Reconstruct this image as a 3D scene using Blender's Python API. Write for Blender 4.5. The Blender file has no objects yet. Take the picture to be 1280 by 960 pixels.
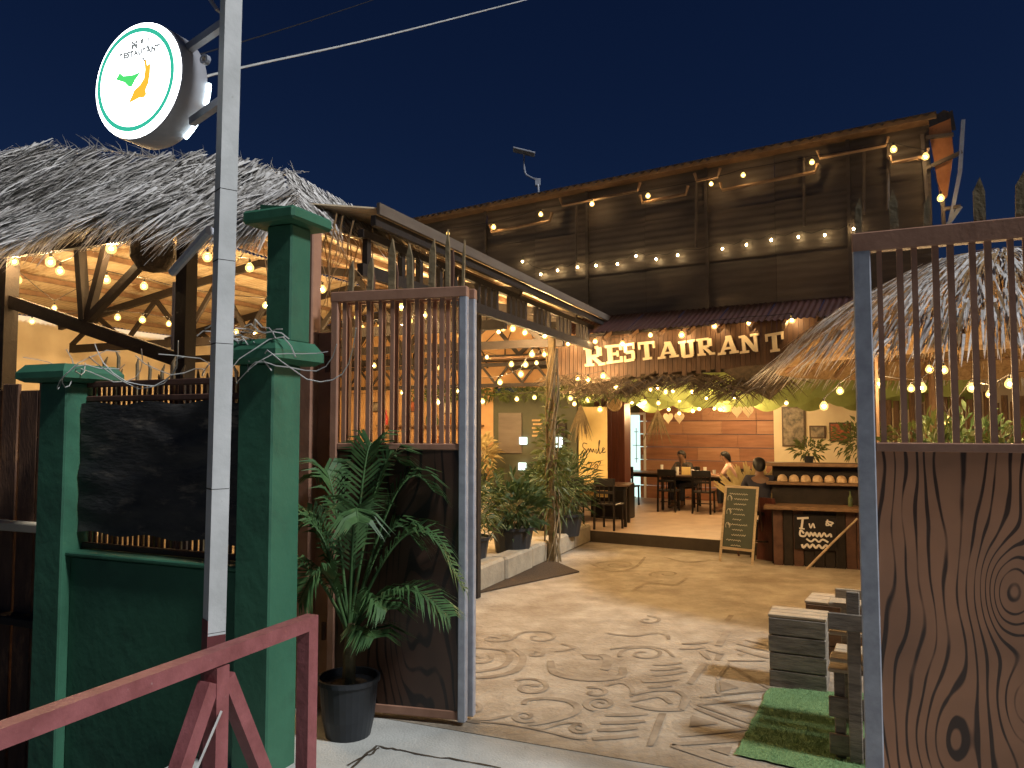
import bpy, bmesh, math, random
from mathutils import Vector, Matrix, Euler
random.seed(7)
sc = bpy.context.scene
COL = sc.collection
V = Vector
# ------------------------------------------------------------------ camera
FPX, CAMH, PITCH = 960.0, 2.0, math.atan(55 / 960.0)
cam_d = bpy.data.cameras.new('camera')
cam = bpy.data.objects.new('camera', cam_d); COL.objects.link(cam)
cam.location = (0, 0, CAMH)
cam.rotation_euler = (math.pi / 2 + PITCH, 0, 0)
cam_d.sensor_width = 36; cam_d.lens = 36 * FPX / 1280
cam_d.clip_start = 0.05; cam_d.clip_end = 1000
sc.camera = cam
# ------------------------------------------------------------------ world, sun, exposure
SUN_TO = V((0.61, -0.36, 0.70)).normalized()          # cool lamp light from the right of the gate
world = bpy.data.worlds.new('World'); sc.world = world; world.use_nodes = True
wn, wl = world.node_tree.nodes, world.node_tree.links
bg = wn['Background']
sky = wn.new('ShaderNodeTexSky'); sky.sky_type = 'NISHITA'; sky.sun_disc = False
sky.sun_elevation = math.asin(SUN_TO.z); sky.sun_rotation = math.atan2(SUN_TO.x, SUN_TO.y)
sky.air_density = 1.2; sky.dust_density = 0.2; sky.ozone_density = 3
tint = wn.new('ShaderNodeMix'); tint.data_type = 'RGBA'; tint.blend_type = 'MULTIPLY'
tint.inputs[0].default_value = 1.0; tint.inputs[7].default_value = (0.27, 0.44, 0.92, 1)
wl.new(sky.outputs[0], tint.inputs[6]); wl.new(tint.outputs[2], bg.inputs[0])
bg.inputs[1].default_value = 0.0050
sun_d = bpy.data.lights.new('sun', 'SUN'); sun_d.energy = 1.75; sun_d.angle = math.radians(7.0)
sun_d.color = (0.95, 0.97, 1.0)
sun = bpy.data.objects.new('sun', sun_d); COL.objects.link(sun)
sun.rotation_euler = SUN_TO.to_track_quat('Z', 'Y').to_euler(); sun.location = (6, -2, 12)
vs = sc.view_settings
vs.view_transform = 'Standard'; vs.look = 'None'; vs.gamma = 1; vs.use_curve_mapping = False
vs.exposure = 1.0
sc.render.engine = 'CYCLES'
cy = sc.cycles
cy.use_denoising = True; cy.max_bounces = 5; cy.diffuse_bounces = 3; cy.glossy_bounces = 3
cy.transparent_max_bounces = 12; cy.sample_clamp_indirect = 4.0; cy.use_light_tree = True
cy.caustics_reflective = False; cy.caustics_refractive = False

# ------------------------------------------------------------------ projection helpers
CP, SP = math.cos(PITCH), math.sin(PITCH)
EYE = V((0, 0, CAMH))
def ray(px, py):
    a, b = (px - 640) / FPX, (480 - py) / FPX
    return V((a, CP - b * SP, SP + b * CP))
def P(px, py, Y):
    d = ray(px, py); return EYE + d * (Y / d.y)
def G(px, py, z=0.0):
    d = ray(px, py); return EYE + d * ((z - CAMH) / d.z)
def PL(px, py, p0, n):
    d = ray(px, py); return EYE + d * ((p0 - EYE).dot(n) / d.dot(n))
# street frame: u runs along the fence to the right, v runs into the yard
U = V((0.921, -0.390, 0)).normalized(); W_ = V((0.390, 0.921, 0)).normalized(); Z = V((0, 0, 1))
H0 = V((-1.30, 5.53, 0))
def L(a, b, z=0.0): return H0 + U * a + W_ * b + Z * z
ANG_U = math.atan2(U.y, U.x)
F0 = V((-1.47, 4.66, 0))          # fence frame: a runs from the tall pillar, b into the yard
def FL(a, b, z=0.0): return F0 + U * a + W_ * b + Z * z
# restaurant frame
U2 = V((0.857, -0.514, 0)).normalized(); W2 = V((0.514, 0.857, 0)).normalized()
R0 = V((1.65, 13.5, 0))
ANG_U2 = math.atan2(U2.y, U2.x)
def R(a, b, z=0.0): return R0 + U2 * a + W2 * b + Z * z

# ------------------------------------------------------------------ mesh builder
ORG = {}
class MB:
    def __init__(s): s.v = []; s.f = []
    def add(s, vs_, fs):
        k = len(s.v); s.v += [tuple(x) for x in vs_]; s.f += [tuple(i + k for i in f) for f in fs]; return s
    def hexa(s, c8):
        return s.add(c8, [(0, 3, 2, 1), (4, 5, 6, 7), (0, 1, 5, 4), (1, 2, 6, 5), (2, 3, 7, 6), (3, 0, 4, 7)])
    def box(s, c, sx, sy, sz, ax=V((1, 0, 0)), ay=V((0, 1, 0)), az=V((0, 0, 1))):
        c = V(c); ax, ay, az = V(ax), V(ay), V(az)
        p = [c + ax * (i * sx / 2) + ay * (j * sy / 2) + az * (k * sz / 2)
             for k in (-1, 1) for i, j in ((-1, -1), (1, -1), (1, 1), (-1, 1))]
        return s.hexa(p)
    def bbox(s, c, sx, sy, sz, ax=V((1, 0, 0)), ay=V((0, 1, 0)), az=V((0, 0, 1)), ch=0.006):
        """box with chamfered vertical and horizontal edges"""
        bm = bmesh.new(); bmesh.ops.create_cube(bm, size=1)
        for v in bm.verts: v.co = V((v.co.x * sx, v.co.y * sy, v.co.z * sz))
        bmesh.ops.bevel(bm, geom=bm.edges[:], offset=min(ch, sx * .3, sy * .3, sz * .3), segments=1, affect='EDGES')
        m = Matrix((ax, ay, az)).transposed()
        bm.verts.index_update()
        s.add([V(c) + m @ v.co for v in bm.verts], [[v.index for v in f.verts] for f in bm.faces])
        bm.free(); return s
    def bar(s, p0, p1, w, h, up=None):
        p0, p1 = V(p0), V(p1); d = (p1 - p0).normalized()
        up = V(up) if up is not None else (Z if abs(d.z) < .9 else W_)
        x = d.cross(up).normalized(); y = x.cross(d).normalized()
        q = [p + x * (i * w / 2) + y * (j * h / 2) for p in (p0, p1) for i, j in ((-1, -1), (1, -1), (1, 1), (-1, 1))]
        return s.add(q, [(0, 1, 2, 3), (7, 6, 5, 4), (0, 4, 5, 1), (1, 5, 6, 2), (2, 6, 7, 3), (3, 7, 4, 0)])
    def tube(s, pts, r, n=6, cap=True):
        pts = [V(p) for p in pts]; rs = r if isinstance(r, (list, tuple)) else [r] * len(pts)
        rings = []; prev = None
        for i, p in enumerate(pts):
            d = (pts[min(i + 1, len(pts) - 1)] - pts[max(i - 1, 0)]).normalized()
            if prev is None:
                prev = d.orthogonal().normalized()
            x = (prev - d * prev.dot(d)); x = x.normalized() if x.length > 1e-6 else d.orthogonal().normalized()
            prev = x; y = d.cross(x)
            rings.append([p + (x * math.cos(t) + y * math.sin(t)) * rs[i] for t in [2 * math.pi * k / n for k in range(n)]])
        fs = []
        for i in range(len(pts) - 1):
            for k in range(n):
                fs.append((i * n + k, i * n + (k + 1) % n, (i + 1) * n + (k + 1) % n, (i + 1) * n + k))
        if cap:
            fs.append(tuple(reversed(range(n)))); fs.append(tuple((len(pts) - 1) * n + k for k in range(n)))
        return s.add([q for g in rings for q in g], fs)
    def lathe(s, c, prof, n=16, ax=Z):
        ax = V(ax).normalized(); x = ax.orthogonal().normalized(); y = ax.cross(x)
        vs_ = [V(c) + ax * h + (x * math.cos(2 * math.pi * k / n) + y * math.sin(2 * math.pi * k / n)) * max(r, 1e-4)
               for r, h in prof for k in range(n)]
        fs = [(i * n + k, i * n + (k + 1) % n, (i + 1) * n + (k + 1) % n, (i + 1) * n + k)
              for i in range(len(prof) - 1) for k in range(n)]
        return s.add(vs_, fs)
    def prism(s, poly, nrm, d):
        nrm = V(nrm); n = len(poly); a = [V(p) for p in poly]; b = [p + nrm * d for p in a]
        return s.add(a + b, [tuple(reversed(range(n))), tuple(range(n, 2 * n))] +
                     [(i, (i + 1) % n, n + (i + 1) % n, n + i) for i in range(n)])
    def ribbon(s, pts, w, nrm, d=0.0):
        pts = [V(p) for p in pts]; nrm = V(nrm); vs_ = []
        for i, p in enumerate(pts):
            t = (pts[min(i + 1, len(pts) - 1)] - pts[max(i - 1, 0)]).normalized(); x = t.cross(nrm).normalized()
            ww = w if not isinstance(w, (list, tuple)) else w[i]
            vs_ += [p + x * ww / 2 + nrm * d, p - x * ww / 2 + nrm * d]
        return s.add(vs_, [(2 * i, 2 * i + 1, 2 * i + 3, 2 * i + 2) for i in range(len(pts) - 1)])
    def corr(s, p0, du, dv, wid, ln, amp, waves, nrm, seg=4, nl=1):
        p0, du, dv, nrm = V(p0), V(du), V(dv), V(nrm); n = waves * seg
        vs_ = [p0 + du * (wid * i / n) + dv * (ln * j / nl) + nrm * (amp * math.sin(2 * math.pi * i / seg))
               for j in range(nl + 1) for i in range(n + 1)]
        return s.add(vs_, [(j * (n + 1) + i, j * (n + 1) + i + 1, (j + 1) * (n + 1) + i + 1, (j + 1) * (n + 1) + i)
                           for j in range(nl) for i in range(n)])
    def build(s, name, mat, parent=None, smooth=False, world=True):
        me = bpy.data.meshes.new(name)
        o_ = ORG.get(parent.name, V((0, 0, 0))) if (parent is not None and world) else V((0, 0, 0))
        me.from_pydata([tuple(V(v) - o_) for v in s.v], [], s.f); me.update()
        return mkobj(name, me, mat, parent, smooth)
def mkobj(name, me, mat, parent=None, smooth=False):
    if mat is not None and not me.materials: me.materials.append(mat)
    if smooth:
        me.polygons.foreach_set('use_smooth', [True] * len(me.polygons))
    o = bpy.data.objects.new(name, me); COL.objects.link(o); o.parent = parent
    ORG[o.name] = ORG.get(parent.name, V((0, 0, 0))) if parent is not None else V((0, 0, 0))
    return o
def tag(o, label=None, cat=None, group=None, kind=None):
    if label: o['label'] = label
    if cat: o['category'] = cat
    if group: o['group'] = group
    if kind: o['kind'] = kind
    return o
def thing(name, label, cat, loc=(0, 0, 0), rz=0.0, group=None):
    o = bpy.data.objects.new(name, None); COL.objects.link(o); o.empty_display_size = .1
    o.location = loc; o.rotation_euler = (0, 0, rz); ORG[o.name] = V(loc)
    return tag(o, label, cat, group)
def inst(name, me, parent, loc, rot=(0, 0, 0), scl=(1, 1, 1)):
    """one more object that shares the mesh; loc in world coordinates unless the parent is rotated"""
    o = bpy.data.objects.new(name, me); COL.objects.link(o); o.parent = parent
    o.location = V(loc) - (ORG.get(parent.name, V((0, 0, 0))) if parent is not None else V((0, 0, 0)))
    o.rotation_euler = rot; o.scale = scl
    ORG[o.name] = V(loc)
    return o
def copy_tree(o, loc, rz, label=None):
    c = o.copy(); COL.objects.link(c); c.location = loc; c.rotation_euler = (0, 0, rz)
    if label: c['label'] = label
    for ch in [x for x in COL.objects if x.parent == o]:
        d = ch.copy(); COL.objects.link(d); d.parent = c
    return c
def mesh_of(mb, name, mat):
    me = bpy.data.meshes.new(name); me.from_pydata([tuple(v) for v in mb.v], [], mb.f); me.materials.append(mat); return me

# ------------------------------------------------------------------ materials
def M(name, c1, c2=None, scale=6.0, rough=0.7, bump=0.0, bscale=40.0, metal=0.0, spec=0.35, stretch=(1, 1, 1),
      c3=None, s3=1.2, t3=(0.55, 0.7), trans=0.0):
    m = bpy.data.materials.new(name); m.use_nodes = True
    nt = m.node_tree; n, l = nt.nodes, nt.links; b = n['Principled BSDF']
    b.inputs['Roughness'].default_value = rough; b.inputs['Metallic'].default_value = metal
    b.inputs['Specular IOR Level'].default_value = spec
    tc = n.new('ShaderNodeTexCoord'); mp = n.new('ShaderNodeMapping'); mp.inputs['Scale'].default_value = stretch
    l.new(tc.outputs['Object'], mp.inputs[0])
    c2 = c2 or tuple(x * .72 for x in c1)
    nz = n.new('ShaderNodeTexNoise'); nz.inputs['Scale'].default_value = scale; nz.inputs['Detail'].default_value = 6
    nz.inputs['Roughness'].default_value = .6
    l.new(mp.outputs[0], nz.inputs['Vector'])
    rp = n.new('ShaderNodeValToRGB'); rp.color_ramp.elements[0].position = .32; rp.color_ramp.elements[1].position = .68
    rp.color_ramp.elements[0].color = (*c2, 1); rp.color_ramp.elements[1].color = (*c1, 1)
    l.new(nz.outputs[0], rp.inputs[0]); out = rp.outputs[0]
    if c3:
        n3 = n.new('ShaderNodeTexNoise'); n3.inputs['Scale'].default_value = s3; n3.inputs['Detail'].default_value = 8
        n3.inputs['Roughness'].default_value = .7
        l.new(mp.outputs[0], n3.inputs['Vector'])
        r3 = n.new('ShaderNodeValToRGB'); r3.color_ramp.elements[0].position = t3[0]; r3.color_ramp.elements[1].position = t3[1]
        l.new(n3.outputs[0], r3.inputs[0])
        mx = n.new('ShaderNodeMix'); mx.data_type = 'RGBA'; l.new(r3.outputs[0], mx.inputs[0]); l.new(out, mx.inputs[6])
        mx.inputs[7].default_value = (*c3, 1); out = mx.outputs[2]
    l.new(out, b.inputs['Base Color'])
    if bump:
        nb = n.new('ShaderNodeTexNoise'); nb.inputs['Scale'].default_value = bscale; nb.inputs['Detail'].default_value = 5
        l.new(mp.outputs[0], nb.inputs['Vector'])
        bp = n.new('ShaderNodeBump'); bp.inputs['Strength'].default_value = bump; bp.inputs['Distance'].default_value = .02
        l.new(nb.outputs[0], bp.inputs['Height']); l.new(bp.outputs[0], b.inputs['Normal'])
    if trans:
        tr = n.new('ShaderNodeBsdfTranslucent'); l.new(out, tr.inputs[0]); ms = n.new('ShaderNodeMixShader')
        ms.inputs[0].default_value = trans; l.new(b.outputs[0], ms.inputs[1]); l.new(tr.outputs[0], ms.inputs[2])
        l.new(ms.outputs[0], n['Material Output'].inputs[0])
    return m
def EM(name, col, s, sampling='AUTO'):
    m = bpy.data.materials.new(name); m.use_nodes = True; n, l = m.node_tree.nodes, m.node_tree.links
    n.remove(n['Principled BSDF']); e = n.new('ShaderNodeEmission'); e.inputs[0].default_value = (*col, 1); e.inputs[1].default_value = s
    l.new(e.outputs[0], n['Material Output'].inputs[0]); m.cycles.emission_sampling = sampling; return m
def GLOBE(name, col, s, fac):
    m = bpy.data.materials.new(name); m.use_nodes = True; n, l = m.node_tree.nodes, m.node_tree.links
    n.remove(n['Principled BSDF']); e = n.new('ShaderNodeEmission'); e.inputs[0].default_value = (*col, 1); e.inputs[1].default_value = s
    t = n.new('ShaderNodeBsdfTransparent'); mx = n.new('ShaderNodeMixShader'); mx.inputs[0].default_value = fac
    l.new(t.outputs[0], mx.inputs[1]); l.new(e.outputs[0], mx.inputs[2]); l.new(mx.outputs[0], n['Material Output'].inputs[0])
    m.cycles.emission_sampling = 'NONE'; return m
def GRAIN(name, base, dark, knots, freq, warp, rough, seed):
    """brown paint with hand-brushed dark wood-grain lines: contours of x + noise + knots"""
    m = bpy.data.materials.new(name); m.use_nodes = True; n, l = m.node_tree.nodes, m.node_tree.links
    b = n['Principled BSDF']; b.inputs['Roughness'].default_value = rough; b.inputs['Specular IOR Level'].default_value = .5
    tc = n.new('ShaderNodeTexCoord'); sp = n.new('ShaderNodeSeparateXYZ'); l.new(tc.outputs['Object'], sp.inputs[0])
    def mth(op, a, c=None):
        q = n.new('ShaderNodeMath'); q.operation = op
        for i, x in enumerate((a, c)):
            if x is None: continue
            if isinstance(x, (int, float)): q.inputs[i].default_value = x
            else: l.new(x, q.inputs[i])
        return q.outputs[0]
    mp = n.new('ShaderNodeMapping'); mp.inputs['Scale'].default_value = (2.6, 1, .8); mp.inputs['Location'].default_value = (seed, 0, seed)
    l.new(tc.outputs['Object'], mp.inputs[0])
    nz = n.new('ShaderNodeTexNoise'); nz.inputs['Scale'].default_value = 1.0; nz.inputs['Detail'].default_value = 2.2
    l.new(mp.outputs[0], nz.inputs['Vector'])
    h = mth('ADD', sp.outputs[0], mth('MULTIPLY', nz.outputs[0], warp))
    for (kx, kz, ax, az, am) in knots:
        dx = mth('DIVIDE', mth('SUBTRACT', sp.outputs[0], kx), ax); dz = mth('DIVIDE', mth('SUBTRACT', sp.outputs[2], kz), az)
        rr = mth('ADD', mth('MULTIPLY', dx, dx), mth('MULTIPLY', dz, dz))
        h = mth('ADD', h, mth('MULTIPLY', mth('POWER', 2.718, mth('MULTIPLY', rr, -1.0)), am))
    s = mth('SINE', mth('MULTIPLY', h, freq))
    n2 = n.new('ShaderNodeTexNoise'); n2.inputs['Scale'].default_value = 3.0; l.new(mp.outputs[0], n2.inputs['Vector'])
    s = mth('ADD', s, mth('MULTIPLY', mth('SUBTRACT', n2.outputs[0], .5), 1.5))
    rp = n.new('ShaderNodeValToRGB'); e = rp.color_ramp.elements
    e[0].position = .62; e[0].color = (*base, 1); e[1].position = .92; e[1].color = (*dark, 1)
    l.new(s, rp.inputs[0])
    n4 = n.new('ShaderNodeTexNoise'); n4.inputs['Scale'].default_value = 1.7; n4.inputs['Detail'].default_value = 6
    l.new(tc.outputs['Object'], n4.inputs['Vector'])
    r4 = n.new('ShaderNodeValToRGB'); r4.color_ramp.elements[0].color = (.6, .6, .6, 1); r4.color_ramp.elements[0].position = .3; r4.color_ramp.elements[1].position = .7
    l.new(n4.outputs[0], r4.inputs[0])
    mx = n.new('ShaderNodeMix'); mx.data_type = 'RGBA'; mx.blend_type = 'MULTIPLY'; mx.inputs[0].default_value = 1
    l.new(rp.outputs[0], mx.inputs[6]); l.new(r4.outputs[0], mx.inputs[7]); l.new(mx.outputs[2], b.inputs['Base Color'])
    nb = n.new('ShaderNodeTexNoise'); nb.inputs['Scale'].default_value = 2.5; l.new(tc.outputs['Object'], nb.inputs['Vector'])
    bp = n.new('ShaderNodeBump'); bp.inputs['Strength'].default_value = .25; bp.inputs['Distance'].default_value = .03
    l.new(nb.outputs[0], bp.inputs['Height']); l.new(bp.outputs[0], b.inputs['Normal'])
    return m

BULB_L = 3200.0
m = {}
m['apron'] = M('apron_concrete', (.48, .48, .44), (.36, .36, .33), 3, .85, .3, 60, c3=(.2, .2, .18), s3=2.2, t3=(.6, .72))
m['court'] = M('courtyard_concrete', (.40, .345, .265), (.25, .205, .15), 3.2, .7, .7, 22, c3=(.175, .13, .085), s3=.9, t3=(.47, .70))
m['mark'] = M('worn_floor_paint', (.165, .125, .085), (.31, .255, .185), 6, .8)
m['rfloor'] = M('restaurant_floor', (.52, .38, .27), (.40, .28, .19), 3, .45, .1, 30)
m['riser'] = M('dark_riser', (.06, .045, .03), None, 5, .8)
m['soil'] = M('asphalt_ground', (.07, .07, .065), (.045, .045, .042), 5, .9, .3, 90)
m['green'] = M('green_paint', (.042, .145, .085), (.030, .108, .062), 2.0, .6, .22, 12, c3=(.026, .062, .042), s3=1.6, t3=(.52, .78))
m['greencap'] = M('green_cap_paint', (.045, .16, .095), (.03, .115, .065), 3, .6, .15, 20, c3=(.3, .36, .33), s3=6, t3=(.66, .8))
m['brownsteel'] = M('brown_gate_paint', (.37, .20, .13), (.28, .145, .092), 6, .5, .1, 30)
m['galv'] = M('galvanised_edge', (.42, .44, .48), (.3, .31, .35), 12, .45, .05, 60, metal=.3)
m['pole'] = M('grey_pole_paint', (.50, .51, .50), (.38, .39, .38), 5, .6, .1, 30, c3=(.16, .13, .10), s3=7, t3=(.66, .76))
m['polered'] = M('pole_red_base', (.13, .03, .03), None, 6, .6)
m['rail'] = M('red_rail_paint', (.28, .095, .097), (.19, .06, .06), 14, .5, .15, 40, c3=(.32, .22, .2), s3=18, t3=(.66, .74))
m['tarp'] = M('black_tarp', (.060, .056, .050), (.020, .020, .021), 3.5, .6, .4, 14, stretch=(.8, .8, 2.6), c3=(.22, .185, .14), s3=2.6, t3=(.54, .72))
m['rustboard'] = M('rusty_board', (.17, .085, .045), (.07, .035, .022), 6, .75, .3, 30, stretch=(2, 2, .6), c3=(.34, .17, .075), s3=3.2, t3=(.55, .7))
m['slat'] = M('brown_slat', (.12, .06, .04), (.07, .035, .025), 8, .7)
m['thatch'] = M('dry_thatch', (.64, .61, .58), (.38, .35, .31), 22, .85, trans=.1)
m['thatchw'] = M('straw_thatch', (.45, .30, .15), (.24, .15, .07), 22, .85, trans=.25)
m['thatchd'] = M('thatch_underlay', (.12, .085, .05), (.06, .045, .03), 14, .95, .6, 50)
m['tin'] = M('tin_sheet_underside', (.64, .52, .35), (.46, .35, .21), 3, .45, .12, 12, metal=.15, c3=(.24, .13, .06), s3=1.6, t3=(.55, .68))
m['darkwood'] = M('dark_timber', (.026, .018, .013), (.015, .011, .009), 10, .7, .2, 40)
m['timber'] = M('warm_timber', (.22, .13, .07), (.13, .075, .04), 8, .65, .2, 40)
m['facade'] = M('dark_tin_facade', (.125, .10, .078), (.08, .065, .052), 3, .5, .15, 10, stretch=(.5, .5, 2.5), c3=(.16, .11, .075), s3=2.6, t3=(.6, .8))
m['facadepatch'] = M('lighter_tin_facade', (.16, .13, .10), (.11, .085, .065), 3, .5, .15, 10, stretch=(.5, .5, 2.5))
m['redtin'] = M('red_roof_tin', (.045, .014, .012), (.028, .01, .01), 4, .5)
m['roofdark'] = M('dark_roof', (.028, .02, .017), (.018, .014, .013), 3, .7)
m['gutter'] = M('painted_gutter', (.40, .26, .14), (.25, .15, .08), 8, .45)
m['orangelitply'] = M('orange_lit_plywood', (.55, .24, .10), (.38, .15, .06), 5, .6, c3=(.2, .07, .03), s3=5, t3=(.58, .7))  # orange lamp light on the gable sheet put into the base colour
m['bamboo'] = M('bamboo_strip', (.125, .068, .036), (.06, .032, .018), 12, .55, stretch=(1, 1, .2))
m['letter'] = M('cream_letter', (.82, .70, .48), (.7, .58, .38), 6, .5)
m['valance'] = M('lime_cloth', (.33, .38, .13), (.24, .29, .09), 5, .8, trans=.35)
m['plank'] = M('stained_plank', (.33, .15, .08), (.22, .095, .05), 4, .5, .15, 20, stretch=(.4, .4, 3))
m['plank2'] = M('stained_plank_pale', (.40, .21, .12), (.29, .14, .075), 4, .5, .15, 20, stretch=(.4, .4, 3))
m['cream'] = M('cream_plaster', (.72, .62, .44), (.62, .52, .35), 2, .8, .1, 20)
m['ochre'] = M('ochre_wall', (.55, .33, .15), (.42, .23, .10), 2.5, .7)
m['olive'] = M('olive_wall', (.085, .085, .05), (.06, .062, .038), 3, .7)
m['banner'] = M('yellow_banner', (.72, .55, .24), (.62, .44, .16), 2, .6)
m['black'] = M('black_lacquer', (.018, .015, .013), (.012, .01, .01), 8, .35)
m['table'] = M('dark_table_top', (.10, .06, .04), (.06, .035, .022), 8, .3)
m['mahogany'] = M('mahogany_boards', (.13, .042, .028), (.075, .025, .018), 8, .35, stretch=(4, 4, .5))
m['palewood'] = M('pale_crate_wood', (.52, .41, .27), (.36, .27, .17), 9, .75, .25, 40, stretch=(.6, .6, 4))
m['greywood'] = M('weathered_crate_wood', (.34, .29, .22), (.12, .10, .078), 7, .8, .3, 40, stretch=(.7, .7, 4), c3=(.36, .30, .2), s3=6, t3=(.56, .7))
m['turf'] = M('green_turf', (.20, .33, .14), (.15, .26, .10), 30, .95, .6, 160)
m['mat'] = M('brown_doormat', (.085, .055, .03), (.055, .036, .02), 30, .95, .6, 160)
m['pot'] = M('black_pot', (.025, .028, .032), (.018, .02, .022), 6, .45)
m['kerb'] = M('kerb_concrete', (.36, .31, .22), (.25, .21, .15), 5, .85, .4, 30)
m['leafa'] = M('palm_leaf', (.085, .17, .055), (.035, .085, .03), 7, .5, trans=.2, c3=(.19, .17, .06), s3=9, t3=(.58, .72))
m['leafb'] = M('shrub_leaf', (.12, .14, .04), (.055, .075, .02), 7, .5, trans=.25)
m['leafc'] = M('dark_leaf', (.05, .085, .03), (.025, .05, .018), 7, .5, trans=.2)
m['leafp'] = M('pampas_leaf', (.55, .45, .22), (.4, .3, .12), 7, .7, trans=.3)
m['stem'] = M('plant_stem', (.17, .13, .06), (.09, .075, .035), 14, .7, .3, 40)
m['vine'] = M('dry_vine', (.26, .19, .10), (.13, .1, .055), 12, .85, .4, 40)
m['wire'] = M('pale_wire', (.5, .5, .47), (.36, .36, .34), 9, .5)
m['cable'] = M('black_cable', (.015, .013, .012), None, 9, .6)
m['skin'] = M('skin', (.34, .19, .12), (.28, .15, .09), 6, .5)
m['skind'] = M('skin_deep', (.17, .09, .055), (.13, .07, .04), 6, .5)
m['hair'] = M('black_hair', (.012, .01, .009), None, 20, .5)
m['pink'] = M('pale_pink_shirt', (.72, .48, .40), (.62, .4, .33), 8, .85)
m['navy'] = M('navy_shirt', (.03, .03, .045), None, 8, .85)
m['char'] = M('charcoal_shirt', (.06, .05, .045), None, 8, .85)
m['denim'] = M('dark_trousers', (.05, .055, .075), None, 8, .85)
m['khaki'] = M('light_trousers', (.5, .38, .26), None, 8, .85)
m['chalk'] = M('chalkboard_green', (.055, .065, .045), (.04, .047, .033), 5, .7)
m['chalkw'] = M('chalk_writing', (.55, .52, .42), None, 9, .8)
m['white'] = M('white_paint', (.75, .73, .68), (.66, .64, .6), 5, .5)
m['shell'] = M('shell', (.55, .40, .24), (.4, .27, .15), 9, .45)
m['straw'] = M('woven_straw', (.5, .35, .17), (.34, .22, .1), 20, .8)
m['signmetal'] = M('sign_casing', (.30, .31, .34), (.22, .23, .26), 6, .5)
m['core'] = EM('lamp_filament', (1, .64, .29), BULB_L)
m['coremid'] = EM('lamp_filament_dim', (1, .64, .29), 750.0)
m['corelow'] = EM('lamp_filament_dimmest', (1, .64, .29), 230.0)
m['globe'] = GLOBE('lamp_glow_globe', (1, .60, .15), 2.2, .45)  # glowing globe, oversized to imitate bloom around each bulb
m['corew'] = EM('small_lamp_filament', (1, .72, .36), 45.0)
m['signface'] = EM('lit_sign_face', (.92, .97, 1), 3.2)
m['ledstrip'] = EM('lit_sign_edge', (.85, .98, 1), 4.0)
m['signgreen'] = EM('lit_sign_green', (.03, .36, .24), .75)
m['signleaf'] = EM('lit_sign_leaf', (.06, .50, .12), .8)
m['signorange'] = EM('lit_sign_orange', (.95, .34, .03), .85)
m['signgrey'] = EM('lit_sign_text', (.14, .15, .15), .7)
m['doorlight'] = EM('lit_doorway', (.62, .90, .80), .75)
m['screen'] = EM('lit_screen', (.75, .95, .85), 1.6)
m['frame'] = M('picture_frame', (.10, .06, .035), None, 6, .4)
m['photo'] = M('picture_print', (.30, .24, .17), (.05, .045, .035), 9, .5)
m['photor'] = M('red_picture_print', (.45, .12, .05), (.12, .04, .02), 11, .5)
m['grainL'] = GRAIN('grain_painted_panel_shaded', (.060, .030, .018), (.012, .007, .005), [(.62, .62, .17, .45, .30), (.60, 1.25, .12, .25, .2)], 62, .55, .35, 3.1)  # darker copy of the panel paint, shade put into the colour
m['grainR'] = GRAIN('grain_painted_panel_lit', (.52, .245, .125), (.065, .03, .017), [(.63, 1.22, .13, .22, .42), (.98, 1.5, .2, .3, .3), (.34, .50, .12, .30, .22), (.70, .72, .14, .2, .25)], 88, .5, .22, 8.4)  # brighter copy of the same paint, street light put into the colour
exec_parts = []

# ================================================================== SETTING
mb = MB(); mb.add([(-400, -400, -1.1), (400, -400, -1.1), (400, 400, -1.1), (-400, 400, -1.1)], [(0, 1, 2, 3)])
tag(mb.build('ground', m['soil']), 'dark asphalt street ground around the restaurant yard', 'ground', kind='structure')
# cracked concrete apron in front of the gate, extended unseen to bounce light
mb = MB(); q = [FL(.16, -14), FL(14, -14), L(12, .06), L(-.4, .06)]; mb.prism([p - Z * 1.1 for p in q], Z, 1.1)
apron = tag(mb.build('pavement', m['apron']), 'pale cracked concrete pavement in front of the gate', 'pavement', kind='structure')
mb = MB(); rnd = random.Random(3)
for pts in ([(440, 960), (470, 932), (500, 938), (560, 948), (640, 962)], [(475, 934), (460, 944), (430, 958)]):
    fine = []
    for (x0, y0), (x1, y1) in zip(pts, pts[1:]):
        for k in range(6): fine.append(G(x0 + (x1 - x0) * k / 6 + rnd.uniform(-1.5, 1.5), y0 + (y1 - y0) * k / 6 + rnd.uniform(-1, 1), .004))
    mb.ribbon(fine, [rnd.uniform(.008, .022) for _ in fine], Z)
mb.build('crack', m['riser'], apron)
# courtyard sheet, finely gridded and slightly uneven
mb = MB(); q = [L(-12, .06), L(16, .06), L(16, 24), L(-12, 24)]
mb.prism([p - Z * 1.09 for p in q], Z, 1.094)
court = tag(mb.build('courtyard_floor', m['court']), 'tan concrete yard floor with faded painted spirals and triangles', 'floor', kind='structure')

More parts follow.
